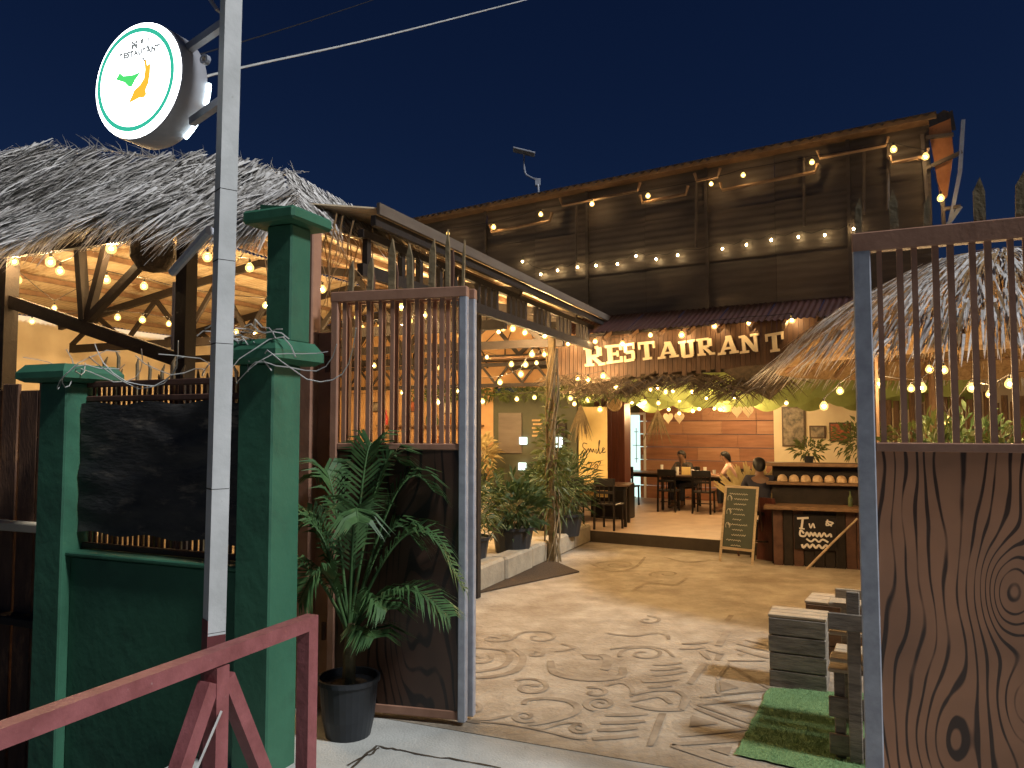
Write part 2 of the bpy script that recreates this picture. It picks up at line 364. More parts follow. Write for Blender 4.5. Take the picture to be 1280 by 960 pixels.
def cp(cx, cy): return 580 + .328125 * cx, 660 + .328125 * cy     # floor study -> photo pixels
def gp(cx, cy): return G(*cp(cx, cy), .009)
def smooth_line(pts, n=8):
    out = []
    for i in range(len(pts) - 1):
        p0, p1, p2, p3 = pts[max(i - 1, 0)], pts[i], pts[i + 1], pts[min(i + 2, len(pts) - 1)]
        for k in range(n):
            t = k / n
            out.append(.5 * ((2 * p1) + (p2 - p0) * t + (2 * p0 - 5 * p1 + 4 * p2 - p3) * t * t + (3 * p1 - p0 - 3 * p2 + p3) * t ** 3))
    return out + [pts[-1]]
def stroke(name, pts, w):
    q = smooth_line([gp(*p) for p in pts])
    n = len(q); ws = [w * (.55 + .45 * math.sin(math.pi * min(1, (i + 2) / (n + 2)) * .98) + random.uniform(-.06, .06)) for i in range(n)]
    MB().ribbon(q, ws, Z).build(name, m['mark'], court)
def spiral(cx, cy, rx, ry, turns, a0=0., w=.045, inner=.15):
    n = int(20 * turns); c = gp(cx, cy); ex = gp(cx + rx, cy) - c; ey = gp(cx, cy - ry) - c
    q = [c + (ex * math.cos(a0 + 2 * math.pi * turns * i / n) + ey * math.sin(a0 + 2 * math.pi * turns * i / n)) * (inner + (1 - inner) * i / n) for i in range(n + 1)]
    MB().ribbon(q, [w * (.6 + .4 * i / n) for i in range(n + 1)], Z).build('painted_spiral', m['mark'], court)
def patch(name, pts):
    q = [gp(*p) for p in pts]
    MB().add(q, [tuple(range(len(q)))]).build(name, m['mark'], court)
for a in ((250, 605, 85, 34, 1.3, .4), (285, 415, 95, 28, 1.2, 2.), (685, 478, 95, 30, 1.4, 1.), (520, 668, 62, 26, 1.7, 0.),
          (232, 716, 50, 22, 1.4, 3.), (440, 760, 40, 20, 1.5, 3.), (495, 625, 62, 20, 1.0, 2.), (50, 495, 60, 24, 1.1, 0.), (40, 690, 70, 46, 1., 5.),
          (700, 350, 55, 16, 1.1, 1.), (270, 480, 40, 12, 1.1, 1.), (580, 140, 80, 16, 1.3, 1.), (770, 175, 70, 14, 1.2, 3.), (120, 420, 70, 16, 1.2, 0.)):
    spiral(*a)
for pts, w in (([(330, 505), (345, 550), (430, 572), (530, 575), (600, 560), (605, 530)], .09), ([(30, 455), (150, 465), (175, 495), (140, 530), (30, 550)], .06),
               ([(190, 460), (225, 490), (200, 540), (110, 565), (30, 570)], .07), ([(245, 750), (330, 735), (410, 710), (435, 685), (400, 660), (320, 648), (240, 655), (230, 672)], .06),
               ([(30, 730), (110, 725), (180, 710)], .04), ([(30, 735), (160, 745), (300, 770), (420, 800), (470, 800)], .03), ([(300, 765), (380, 742), (450, 745)], .035),
               ([(640, 635), (720, 618), (810, 620), (850, 650)], .05), ([(540, 600), (600, 588), (640, 610), (640, 640)], .04), ([(545, 400), (640, 410), (720, 400), (770, 405), (780, 425)], .05),
               ([(640, 660), (740, 640), (790, 668)], .05), ([(640, 672), (730, 690), (830, 692)], .06), ([(555, 460), (600, 455), (680, 450), (760, 460), (800, 490)], .04),
               ([(470, 130), (560, 165), (650, 150), (690, 110)], .06), ([(640, 240), (700, 210), (800, 215), (850, 190)], .06), ([(760, 110), (850, 130), (940, 120)], .05),
               ([(520, 480), (550, 500), (535, 540)], .09), ([(370, 440), (420, 455), (350, 470)], .05)):
    stroke('painted_curve', pts, w)
for y0, x0, x1, s in ((712, 540, 700, -6), (742, 520, 690, -8), (770, 510, 660, -10), (802, 490, 665, -14), (560, 720, 850, -15), (540, 710, 830, -10), (585, 680, 820, -12), (520, 720, 830, -8), (440, 830, 930, -6), (460, 820, 920, -8), (605, 700, 790, -8)):
    stroke('painted_dash', [(x0, y0), ((x0 + x1) / 2, y0 + s / 2 + 2), (x1, y0 + s)], .055)
for pts in ([(742, 705), (772, 705), (722, 830), (695, 830)], [(905, 512), (930, 516), (872, 595), (848, 590)], [(990, 390), (1018, 394), (985, 450), (955, 446)], [(832, 640), (862, 655), (840, 695), (815, 690)],
            [(960, 480), (990, 485), (975, 505), (955, 500)], [(1010, 330), (1030, 332), (1010, 356), (990, 352)], [(445, 480), (505, 482), (520, 500), (470, 498)]):
    patch('painted_block', pts)
for pts in ([(868, 712), (972, 745), (858, 756)], [(1015, 680), (1090, 672), (1100, 702)], [(930, 840), (1022, 832), (1010, 866)], [(975, 580), (1050, 606), (978, 622)], [(250, 595), (300, 590), (285, 604)], [(1040, 478), (1080, 474), (1060, 488)]):
    patch('painted_triangle', pts)
for pts, w in (([(1130, 648), (890, 672)], .04), ([(880, 684), (1085, 764)], .05), ([(890, 672), (1100, 745)], .035), ([(1085, 764), (820, 792)], .04), ([(1065, 806), (790, 824)], .05), ([(790, 826), (1030, 905)], .06), ([(900, 644), (1150, 618)], .035),
               ([(1010, 520), (1165, 612)], .04), ([(1005, 505), (1150, 505)], .035), ([(965, 575), (1010, 512)], .03), ([(1035, 460), (1160, 496)], .04), ([(1040, 440), (1165, 470)], .03), ([(965, 590), (985, 632), (1150, 615)], .03), ([(1070, 425), (1160, 448)], .03), ([(925, 462), (990, 480)], .05), ([(905, 470), (935, 500)], .05)):
    stroke('painted_line', pts, w)

# restaurant floor slab with its dark riser
mb = MB(); q = [R(-2.2, 0), R(9, 0), R(9, 12), R(-2.2, 12)]
mb.prism(q, Z, .2)
rfl = tag(mb.build('restaurant_floor', m['rfloor']), 'raised warm tan restaurant floor behind a low dark step', 'floor', kind='structure')
mb = MB(); mb.box(R(1.6, -.012, .1), 7.4, .02, .196, U2, W2, Z); mb.build('step_riser', m['riser'], rfl)

# ================================================================== FENCE LINE
def pillar(a, width, h, capw, caph, label, upper=None):
    t = thing('gate_pillar', label, 'pillar', FL(a, 0))
    MB().bbox(FL(a, 0, h / 2 - .55), width, width, h + 1.1, U, W_, Z, .010).build('shaft', m['green'], t)
    mb = MB(); c = FL(a, 0, h); w0, w1 = capw / 2, capw / 2 - .04
    rings = [(w0 - .04, 0), (w0, .025), (w0, caph * .55), (w1, caph)]
    vs_ = [c + U * (i * r) + W_ * (j * r) + Z * z for r, z in rings for i, j in ((-1, -1), (1, -1), (1, 1), (-1, 1))]
    fs = [(k * 4 + i, k * 4 + (i + 1) % 4, k * 4 + 4 + (i + 1) % 4, k * 4 + 4 + i) for k in range(3) for i in range(4)] + [(3, 2, 1, 0), (12, 13, 14, 15)]
    mb.add(vs_, fs).build('cap', m['greencap'], t)
    if upper:
        uw, uz, ua, ub = upper
        MB().bbox(FL(a + ua, ub, (h + caph + uz) / 2), uw, uw, uz - h - caph, U, W_, Z, .01).build('upper_shaft', m['green'], t)
        MB().bbox(FL(a + ua - .01, ub, uz + .04), uw + .20, uw + .20, .08, U, W_, Z, .016).build('upper_cap', m['greencap'], t)
        mb = MB(); c = FL(a + ua, ub, uz + .08)
        mb.prism([c - U * .1 - W_ * .15, c + U * .15 - W_ * .15, c - U * .1 - W_ * .15 + Z * .04], W_, .3)
        mb.build('cap_wedge', m['greencap'], t)
    return t
pillar(0, .26, 2.38, .45, .14, 'tall green gate pillar with a narrower upper shaft beside the brown gate post', (.19, 3.24, .06, .08))
pillar(-1.74, .26, 2.31, .47, .12, 'short green fence pillar with a flat cap at the end of the tarp panel')
t = thing('low_wall', 'green painted low masonry wall under the black tarp panel', 'wall', FL(-.87, 0))
MB().bbox(FL(-.87, .02, .02), 1.49, .16, 2.24, U, W_, Z, .012).build('wall_face', m['green'], t)
MB().bbox(FL(-.87, .0, 1.16), 1.49, .20, .03, U, W_, Z, .01).build('coping', m['green'], t)
# tarp panel over a brown slatted frame
t = thing('fence_panel', 'weathered black tarp panel in a brown slatted frame between the green pillars', 'fence panel', FL(-.87, 0, 1.2))
for z in (1.20, 2.20, 2.30):
    MB().bbox(FL(-.87, .04, z), 1.48, .04, .04, U, W_, Z).build('rail', m['slat'], t)
for i in range(31):
    MB().box(FL(-1.585 + i * .0477, .065, 1.74), .022, .010, 1.10, U, W_, Z).build('slat', m['slat'], t)
mb = MB(); nx, nz = 60, 40; rnd = random.Random(5)
wr = [[0.007 * math.sin(k * .62 + .8 * math.sin(i * .21)) * (.35 + .65 * math.sin(i * .13 + k * .1)) + .004 * math.sin(i * .07 + k * .3) + rnd.uniform(-.0015, .0015) for i in range(nx + 1)] for k in range(nz + 1)]
vs_ = [FL(-1.60 + 1.46 * i / nx, -.02 + wr[k][i], 1.295 + .87 * k / nz + .012 * math.sin(i * .3)) for k in range(nz + 1) for i in range(nx + 1)]
mb.add(vs_, [(k * (nx + 1) + i, k * (nx + 1) + i + 1, (k + 1) * (nx + 1) + i + 1, (k + 1) * (nx + 1) + i) for k in range(nz) for i in range(nx)])
mb.build('tarp', m['tarp'], t, smooth=True)
# brown boards left of the short pillar
t = thing('board_fence', 'dark rusty board fence left of the short green pillar', 'fence', FL(-2.9, .4))
for i in range(9):
    MB().bbox(FL(-2.02 - i * .21, .35 + random.uniform(-.012, .012), .62 + random.uniform(-.06, .06)), .196 + random.uniform(-.02, .01), .03, 3.44, U, W_, Z).build('board', m['rustboard'], t)
for z, mm in ((.55, m['darkwood']), (1.25, m['cream'])):
    MB().bbox(FL(-2.9, .27, z), 2.0, .14, .06, U, W_, Z).build('ledge', mm, t)
# barbed wire loops on the fence
t = thing('barbed_wire', 'thin pale barbed wire strands looping over the green pillars and tarp panel', 'wire', FL(-.9, 0, 2.4))
rnd = random.Random(12)
for k in range(10):
    a0 = -1.95 + k * .22 + rnd.uniform(-.1, .1); ln = rnd.uniform(.5, 1.0); pts = []
    for i in range(15):
        s = i / 14; pts.append(FL(a0 + ln * s, -.2 + .12 * math.sin(7 * s + k), 2.48 - .17 * math.sin(math.pi * s) + .06 * math.sin(9 * s + k * 2) + rnd.uniform(-.01, .01)))
    MB().tube(pts, .0035, 4).build('strand', m['wire'], t)
for k in range(9):
    pts = []; c0 = FL(-.30 + k * .05, -.19, 2.60 + .04 * math.sin(k))
    for i in range(9):
        s = i / 8; pts.append(c0 + U * (.3 * s - .08) - Z * (.03 + .17 * s * s * (k % 3) * .6) + W_ * (rnd.uniform(-.03, .03)) + Z * rnd.uniform(-.02, .03))
    MB().tube(pts, .0045, 4).build('strand', m['wire'], t)
# bamboo pickets behind the tarp panel
for i in range(17):
    a = -1.75 + i * .10 + random.uniform(-.03, .03); h = 2.40 + random.uniform(-.10, .16)
    o = MB().tube([FL(a, .28, 0), FL(a + random.uniform(-.03, .03), .28, h * .6), FL(a + random.uniform(-.04, .04), .28, h), FL(a, .28, h + .05)], [.018, .016, .013, .004], 6).build('bamboo_picket', m['vine'])
    tag(o, 'thin bamboo picket rising behind the black tarp panel', 'picket', 'bamboo pickets behind the tarp panel')

# ------------------------------------------------------------------ gate
def gate_leaf(name, label, loc, rz, width, bars, barw, grain, stile_mats, spikes, toprail=.075, backlayer=None, hgt=2.98, ph=1.87, stile=.055):
    t = thing(name, label, 'gate', loc, rz)
    X, Y_ = V((1, 0, 0)), V((0, 1, 0))
    def bb(nm, c, sx, sy, sz, mt, ch=.006): return MB().bbox(c, sx, sy, sz, ch=ch).build(nm, mt, t, world=False)
    bb('stile', (stile / 2, 0, hgt / 2), stile, .06, hgt - .06, stile_mats[0]); bb('stile', (width - stile / 2, 0, hgt / 2), stile, .06, hgt - .06, stile_mats[1])
    bb('top_rail', (width / 2, 0, hgt - toprail / 2), width + .004, .064, toprail, m['brownsteel'])
    bb('middle_rail', (width / 2, .004, ph), width - 2 * stile, .05, .045, m['brownsteel'])
    bb('bottom_rail', (width / 2, .004, .07), width - 2 * stile, .05, .06, m['brownsteel'])
    mb = MB(); nx, nz = 24, 40
    vs_ = [(stile + (width - 2 * stile) * i / nx, -.012 + .004 * math.sin(i * .5) * math.sin(k * .23), .05 + (ph - .03) * k / nz) for k in range(nz + 1) for i in range(nx + 1)]
    mb.add(vs_, [(k * (nx + 1) + i, k * (nx + 1) + i + 1, (k + 1) * (nx + 1) + i + 1, (k + 1) * (nx + 1) + i) for k in range(nz) for i in range(nx)])
    mb.build('panel', grain, t, smooth=True, world=False)
    MB().box((width / 2, .012, .95), width - 2 * stile, .01, 1.8).build('panel_back', m['slat'], t, world=False)
    for x in bars:
        w = barw * random.uniform(.8, 1.15)
        MB().box((x, random.uniform(-.004, .004), (ph + hgt - toprail) / 2 + .01), w, .02, hgt - toprail - ph - .02).build('bar', m['brownsteel'], t, world=False)
    for x, hh, w in spikes:
        mb = MB(); ln = random.uniform(-.015, .015)
        prof = [(-w / 2, 0), (w / 2, 0), (w / 2 + ln * .5, hh * .7), (ln + w * .1, hh), (-w / 2 + ln * .5, hh * .74)]
        mb.prism([(x + px, -.012, hgt - .03 + pz) for px, pz in prof], V((0, 1, 0)), .024)
        mb.build('picket', m['vine'] if name == 'gate_leaf' else m['slat'], t, world=False)
    return t
hl = L(0, 0); fr = G(583, 908); rz_l = math.atan2(fr.y - hl.y, fr.x - hl.x); wl_ = (fr - hl).length
gate_leaf('gate_leaf', 'brown half-barred gate leaf with wood-grain panel coloured as if in shade behind the potted palm', hl, rz_l, wl_,
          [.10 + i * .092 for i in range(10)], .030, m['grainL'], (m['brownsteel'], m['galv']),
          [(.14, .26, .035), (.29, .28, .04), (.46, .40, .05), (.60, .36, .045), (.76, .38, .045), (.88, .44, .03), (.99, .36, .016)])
gate_leaf('folded_gate_leaf', 'second brown gate leaf folded flat behind the palm-side leaf', hl + W_ * .11 + U * .02, rz_l + .012, wl_ - .015,
          [.12 + i * .098 for i in range(9)], .032, m['grainL'], (m['brownsteel'], m['galv']),
          [(.22, .22, .04), (.40, .25, .04), (.69, .26, .05), (.83, .33, .03)])
fr2 = P(1071, 535, 3.93); fr2.z = 0; rz_r = math.radians(-25.5)
gate_leaf('gate_leaf', 'brown half-barred gate leaf with glossy wood-grain panel coloured as if lit beside the pallet chair', fr2, rz_r, 1.75,
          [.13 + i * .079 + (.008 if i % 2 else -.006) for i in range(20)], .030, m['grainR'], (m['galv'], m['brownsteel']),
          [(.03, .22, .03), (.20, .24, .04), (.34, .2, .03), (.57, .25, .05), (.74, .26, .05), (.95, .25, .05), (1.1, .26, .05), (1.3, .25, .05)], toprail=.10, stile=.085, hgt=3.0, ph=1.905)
t = thing('gate_post', 'tall square brown steel post between the green pillar and gate', 'post', L(-.22, .03))
MB().bbox(L(-.22, .03, 1.74), .11, .11, 3.48, U, W_, Z, .008).build('post_shaft', m['brownsteel'], t)
MB().bbox(L(-.10, .07, 1.35), .12, .05, 2.7, U, W_, Z, .006).build('hinge_plate', m['brownsteel'], t)
for z in (.5, 1.4, 2.4): MB().tube([L(-.04, .0, z), L(-.04, .0, z + .12)], .018, 8).build('hinge', m['slat'], t)

# ------------------------------------------------------------------ pole and lit round sign
pp = P(267, 700, 3.2); pp.z = 0
t = thing('street_pole', 'grey square steel pole with a dark red base behind the railing', 'pole', pp)
lean = V((.035, 0, 0))
PU = V((.62, -.78, 0)); PV = V((.78, .62, 0))
MB().bar(pp + Z * .9 + lean * .2, pp + Z * 6 + lean, .071, .071, up=PU).build('pole_shaft', m['pole'], t)
MB().bar(pp - Z * 1.1, pp + Z * 1.22 + lean * .2, .073, .073, up=PU).build('painted_base', m['polered'], t)
for z in (1.17, 1.75, 2.35, 2.70, 3.0):
    MB().bbox(pp + Z * z + lean * z / 6, .0735, .0735, .006, PV, PU, Z, .002).build('strap', m['cable'], t)
MB().tube([P(216, 340, 3.75), P(262, 288, 3.3)], .022, 8).build('brace', m['galv'], t)
sgc = P(172, 101, 3.42); sr = .272
t = thing('round_sign', 'lit white round lightbox sign with green ring on the grey pole', 'sign', sgc - W_ * -.0)
N_ = -W_
mb = MB(); mb.lathe(sgc, [(sr * .97, -.155), (sr, -.14), (sr, -.012), (sr * .985, 0)], 48, N_); mb.add([sgc - N_ * .155 + (U * math.cos(k * math.pi / 24) + Z * math.sin(k * math.pi / 24)) * sr * .97 for k in range(48)], [tuple(range(48))])
mb.build('casing', m['signmetal'], t, smooth=True)
mb = MB(); mb.lathe(sgc, [(0, .012), (sr * .6, .012), (sr * .9, .008), (sr * .985, 0)], 48, N_); face = mb.build('face', m['signface'], t, smooth=True)
def sgp(x, y, d=.016): return sgc + U * ((x - 335) / 246 * .84 * sr) - Z * ((y - 470) / 339 * .84 * sr) + N_ * d
mb = MB(); n = 64
vs_ = [sgc + (U * math.cos(2 * math.pi * k / n) + Z * math.sin(2 * math.pi * k / n)) * r * sr + N_ * .0155 for r in (.80, .88) for k in range(n)]
mb.add(vs_, [(k, (k + 1) % n, n + (k + 1) % n, n + k) for k in range(n)]).build('ring', m['signgreen'], face)
MB().add([sgp(*p) for p in [(205, 440), (232, 398), (258, 428), (320, 436), (370, 428), (362, 448), (338, 476), (318, 516), (296, 512), (268, 476)]], [tuple(range(10))]).build('leaf_emblem', m['signleaf'], face)
MB().add([sgp(*p, .017) for p in [(300, 628), (318, 588), (335, 545), (372, 520), (398, 480), (404, 420), (396, 350), (410, 352), (418, 395), (440, 385), (438, 450), (430, 520), (410, 565), (418, 592), (404, 610), (370, 606), (335, 618)]], [tuple(range(17))]).build('fruit_emblem', m['signorange'], face)
mb = MB(); mb.ribbon([sgp(*p, .018) for p in [(315, 352), (350, 345), (402, 338)]], .006, N_); mb.ribbon([sgp(*p, .0185) for p in [(390, 335), (400, 365)]], .008, N_)
for k in range(5): mb.ribbon([sgp(*p, .018) for p in [(330 - k * 4, 560 + k * 12), (290 - k * 9, 548 + k * 15), (262 - k * 6, 560 + k * 12)]], .003, N_)
mb.build('twig_emblem', m['signgrey'], face)
def text_mesh(txt, size, name, mat, parent, centre, ax, up, nrm, extr=0.0, spacing=1.0, bold=.003):
    c = bpy.data.curves.new(name, 'FONT'); c.body = txt; c.size = size; c.extrude = extr; c.align_x = 'CENTER'; c.align_y = 'CENTER'; c.space_character = spacing; c.offset = bold
    o = bpy.data.objects.new(name, c); COL.objects.link(o); dg = bpy.context.evaluated_depsgraph_get()
    me = bpy.data.meshes.new_from_object(o.evaluated_get(dg)); bpy.data.objects.remove(o); me.materials.clear()
    mt = Matrix((V(ax), V(up), V(nrm))).transposed().to_4x4(); off = ORG.get(parent.name, V((0, 0, 0)))
    mt.translation = V(centre) - off; me.transform(mt)
    return mkobj(name, me, mat, parent)
text_mesh('M & J', .05, 'sign_lettering', m['signgrey'], face, sgp(365, 232), U, Z, N_)
text_mesh('RESTAURANT', .036, 'sign_lettering', m['signgrey'], face, sgp(362, 290), U, Z, N_, spacing=1.15)
m['signpale'] = EM('lit_sign_pale_text', (.62, .68, .66), .9)
mb = MB()
for k in range(9): mb.ribbon([sgp(170 + k * 33, 682 - k * 3, .017), sgp(186 + k * 33, 674 - k * 3, .017), sgp(196 + k * 33, 680 - k * 3, .017)], .004, N_)
mb.build('sign_small_print', m['signpale'], face)
def rim(a, h): return sgc + (U * math.cos(a) + Z * math.sin(a)) * (sr + .004) - N_ * h
for a0, a1, h in ((-1.02, -.55, .145), (-.36, .0, .152)):
    MB().tube([rim(a0 + (a1 - a0) * i / 8, h) for i in range(9)], .011, 6).build('edge_light', m['ledstrip'], t)
poletop = lambda z: pp + Z * z + lean * z / 6
for z, h in ((3.72, .08), (3.38, .08)):
    MB().bar(sgc + U * sr * .93 * (1 if z < 3.5 else .8) + Z * (z - sgc.z) - N_ * h, V((poletop(z).x, poletop(z).y, z + .02)) - U * .03, .03, .035).build('bracket', m['galv'], t)
MB().lathe(V((poletop(3.55).x, poletop(3.55).y, 3.56)) - U * .075 - W_ * .06, [(.012, -.01), (.022, -.01), (.022, .01), (.012, .01), (.012, -.01)], 12, N_).build('eye_bolt', m['galv'], t)
MB().bar(V((poletop(3.8).x, poletop(3.8).y, 3.80)) - U * .07, V((poletop(3.8).x, poletop(3.8).y, 3.88)) - U * .13, .03, .008).build('bracket_tab', m['galv'], t)
# overhead lines
for pts, r in (([P(200, 112, 5.0), P(300, 85, 6.0), P(480, 45, 8.5), P(680, -6, 12)], .010), ([P(200, 82, 6.5), P(300, 53, 7.5), P(400, 22, 9.5), P(490, -8, 12)], .006)):
    o = MB().tube(smooth_line(pts, 6), r, 5).build('overhead_cable', m['wire'] if r > .008 else m['cable'])
    tag(o, 'thick pale overhead cable crossing the night sky behind the pole' if r > .008 else 'thin dark overhead cable above the pale one in the sky', 'cable')

# ------------------------------------------------------------------ railing
t = thing('railing', 'dark red square-tube railing with slanted braces in front of the pole', 'railing', (-.9, 2.3, 0))
r1 = P(385, 778, 2.74); rd = -W_; r0 = r1 + rd * 2.2; r1e = r1
zt = r1.z; r0.z = zt
MB().bar(r1 + W_ * .025, r0, .05, .046).build('top_rail', m['rail'], t)
MB().bar(V((r1.x, r1.y, 0)), r1 - Z * .023, .05, .05, up=W_).build('post', m['rail'], t)
s = 0.0
mid = PL(272, 800, r1, U)
mid.z = 0
MB().bar(mid - Z * 1.1, mid + Z * (zt - .029), .05, .05, up=W_).build('post', m['rail'], t)
for sgn in (-1, 1):
    MB().bar(mid + Z * (zt - .07) + W_ * sgn * .03, mid + Z * .35 + W_ * sgn * .48, .045, .045).build('brace', m['rail'], t)
MB().bar(r1 - Z * 1.15 , r0 - Z * 1.15, .05, .05).build('lower_rail', m['rail'], t)
o = MB().tube([mid - W_ * .02 + U * .04 + Z * (zt - .15), mid - W_ * .28 + U * .05 + Z * (zt - .5), mid - W_ * .5 + U * .05 + Z * .4], .004, 4).build('white_string', m['wire'], t)
# ================================================================== LEFT HALL
hall = thing('open_hall', 'long open-sided hall with tin roof and timber trusses left of the yard', 'hall', L(-4.7, 5))
AR, AL, AM, ZE, ZR, B0, B1 = -.30, -9.2, -4.7, 3.90, 4.65, 1.0, 9.3
sl = V((AM - AR, 0, ZR - ZE)); sll = sl.length
dr = (U * (AM - AR) + Z * (ZR - ZE)).normalized(); dl = (U * (AM - AL) + Z * (ZR - ZE)).normalized()
nrr = dr.cross(W_).normalized(); nrr = nrr if nrr.z > 0 else -nrr
nrl = dl.cross(W_).normalized(); nrl = nrl if nrl.z > 0 else -nrl
ns = 10; wsh = (B1 - B0) / ns
for i in range(ns):
    MB().corr(L(AR, B0 + i * wsh, ZE + (.006 if i % 2 else 0)), W_, dr, wsh + .02, sll if i else 1.2, .018, 10, nrr).build('roof_sheet', m['tin'], hall, smooth=True)
    if i: MB().corr(L(AL, B0 + i * wsh, ZE + (.006 if i % 2 else 0)), W_, dl, wsh + .02, sll, .018, 10, nrl).build('roof_sheet', m['tin'], hall, smooth=True)
for k in range(1, 7):
    f = k / 7
    MB().bar(L(AR + (AM - AR) * f, B0 + .9, ZE + (ZR - ZE) * f - .06), L(AR + (AM - AR) * f, B1, ZE + (ZR - ZE) * f - .06), .05, .07).build('purlin', m['timber'], hall)
    MB().bar(L(AL + (AM - AL) * f, B0 + .9, ZE + (ZR - ZE) * f - .06), L(AL + (AM - AL) * f, B1, ZE + (ZR - ZE) * f - .06), .05, .07).build('purlin', m['timber'], hall)
ZB = 3.36
for b in (4.6, 6.9, 9.1):
    tm = m['darkwood']
    MB().bar(L(AL + .4, b, ZB), L(-.62, b, ZB), .07, .13).build('truss_chord', tm, hall)
    MB().bar(L(AR - .1, b, ZE - .14), L(AM, b, ZR - .14), .07, .11).build('truss_chord', tm, hall)
    MB().bar(L(AL + .1, b, ZE - .14), L(AM, b, ZR - .14), .07, .11).build('truss_chord', tm, hall)
    for k in range(6):
        a0 = -1.0 - k * 1.3; f = (a0 - AR) / (AM - AR); f = f if f < 1 else 2 - f
        a1 = a0 - .65; f1 = (a1 - AR) / (AM - AR); f1 = f1 if f1 < 1 else 2 - f1
        MB().bar(L(a0, b, ZB + .06), L(a1, b, ZE + (ZR - ZE) * f1 - .2), .05, .07).build('truss_web', tm, hall)
        MB().bar(L(a1, b, ZE + (ZR - ZE) * f1 - .2), L(a0 - 1.3, b, ZB + .06), .05, .07).build('truss_web', tm, hall)
for z in (2.82, 3.22): MB().bar(L(-7, 8.9, z), L(-.62, 8.9, z), .06, .07).build('lattice_chord', m['darkwood'], hall)
for k in range(22):
    a0 = -.75 - k * .28; MB().bar(L(a0, 8.9, 2.86 if k % 2 else 3.19), L(a0 - .28, 8.9, 3.19 if k % 2 else 2.86), .035, .04).build('lattice_web', m['darkwood'], hall)
rnd = random.Random(44)
for k in range(16):
    a0 = -1.0 - k * .42; pts = [L(a0, 9.4, 3.2), L(a0 + rnd.uniform(-.12, .12), 9.38, 3.42), L(a0 + rnd.uniform(-.2, .2), 9.4, 3.62), L(a0 + rnd.uniform(-.25, .25), 9.38, 3.9)]
    MB().tube(pts, [.022, .018, .014, .008], 5).build('branch_decoration', m['darkwood'], hall)
# eave fascia: roof edge, box truss with small uprights
MB().bar(L(AR + .03, B0, ZE + .0), L(AR + .03, B1 + .2, ZE + .0), .03, .10).build('roof_edge', m['facadepatch'], hall)
MB().bar(L(AR - .02, B0, ZE - .1), L(AR - .02, B1 + .2, ZE - .1), .05, .09).build('fascia_board', m['darkwood'], hall)
for z in (3.70, 3.38):
    MB().bar(L(-.45, B0, z), L(-.45, B1, z), .06, .07 if z > 3.5 else .11).build('fascia_rail', m['darkwood'], hall)
b = B0 + .1; k = 0
while b < B1:
    MB().box(L(-.45, b, 3.55), .05, .06, .24, U, W_, Z).build('fascia_upright', m['darkwood'], hall)
    b += (.17 if k % 4 else .42); k += 1
for b in (3.7, 6.35):
    MB().box(L(-.62, b, 1.68), .09, .09, 3.36, U, W_, Z).build('post', m['darkwood'] if b != 6.35 else m['vine'], hall)
# front bracing truss seen under the left thatch
fp, fn = L(0, .72), W_
def fpl(x, y): return PL(x, y, fp, fn)
for (a, b_, w) in (((-60, 352), (230, 452), .13), ((97, 270), (106, 400), .09), ((143, 270), (110, 400), .07), ((108, 402), (215, 290), .07), ((212, 470), (232, 280), .0)):
    if w: MB().bar(fpl(*a), fpl(*b_), .07, w).build('front_brace', m['darkwood'], hall)
c = fpl(232, 400); MB().box(V((c.x, c.y, 1.4)), .13, .13, 4.9, U, W_, Z).build('front_post', m['darkwood'], hall)
c = fpl(8, 400); MB().box(V((c.x, c.y, 1.4)), .15, .15, 4.9, U, W_, Z).build('front_post', m['darkwood'], hall)
c = PL(219, 400, L(0, .9), W_); MB().tube([V((c.x, c.y, 0)), V((c.x, c.y, 3.4))], .035, 8).build('grey_pipe', m['galv'], hall)
# walls round the hall
wa = thing('hall_wall', 'ochre back wall of the hall seen through the gate bars', 'wall', L(-6, 9.5))
MB().box(L(-6.1, 9.5, 1.4), 6.2, .1, 2.8, U, W_, Z).build('wall_face', m['ochre'], wa)
MB().prism([L(-9.2, 9.5, 2.8), L(-.3, 9.5, 2.8), L(-.3, 9.5, 3.88), L(AM, 9.5, ZR - .05), L(-9.2, 9.5, 3.88)], W_, .06).build('gable_boarding', m['ochre'], wa)
for z in (1.15, 1.6, 2.05):
    MB().box(L(-4.4, 9.32, z), 2.4, .24, .035, U, W_, Z).build('shelf', m['timber'], wa)
wb = thing('side_wall', 'cream side wall along the far side of the hall', 'wall', L(-9.4, 5))
MB().box(L(-9.35, 5.2, 1.95), .1, 8.6, 3.9, U, W_, Z).build('wall_face', m['cream'], wb)
wc = thing('olive_wall', 'dark olive wall with a lit niche beside the yellow banner', 'wall', L(-2, 9.5))
MB().box(L(-2.12, 9.5, 1.35), 1.75, .1, 2.7, U, W_, Z).build('wall_face', m['olive'], wc)
c = PL(705, 545, L(0, 9.44), W_)
MB().box(L(-1.62, 9.42, c.z), .34, .06, .5, U, W_, Z).build('niche_frame', m['darkwood'], wc)
MB().box(L(-1.62, 9.385, c.z - .12), .22, .02, .2, U, W_, Z).build('niche_light', m['screen'], wc)
MB().bbox(L(-2.62, 9.43, 1.9), .5, .04, .8, U, W_, Z).build('grey_board', m['facadepatch'], wc)
for a_, z_ in ((-2.33, 1.75), (-2.35, 1.25)): MB().bbox(L(a_, 9.40, z_), .16, .03, .14, U, W_, Z).build('lamp_stand_light', m['screen'], wc)  # glowing panels standing in for the lamp-stand lights
for k in range(5):
    MB().box(L(-2.06 + .02 * (k % 2), 9.44, 1.85 + k * .075), .2, .012, .035, U, W_, Z).build('menu_line', m['straw'], wc)
t = thing('banner', 'yellow banner with dark handwritten Smile beside the mahogany pillar', 'banner', L(-.9, 9.5, .6))
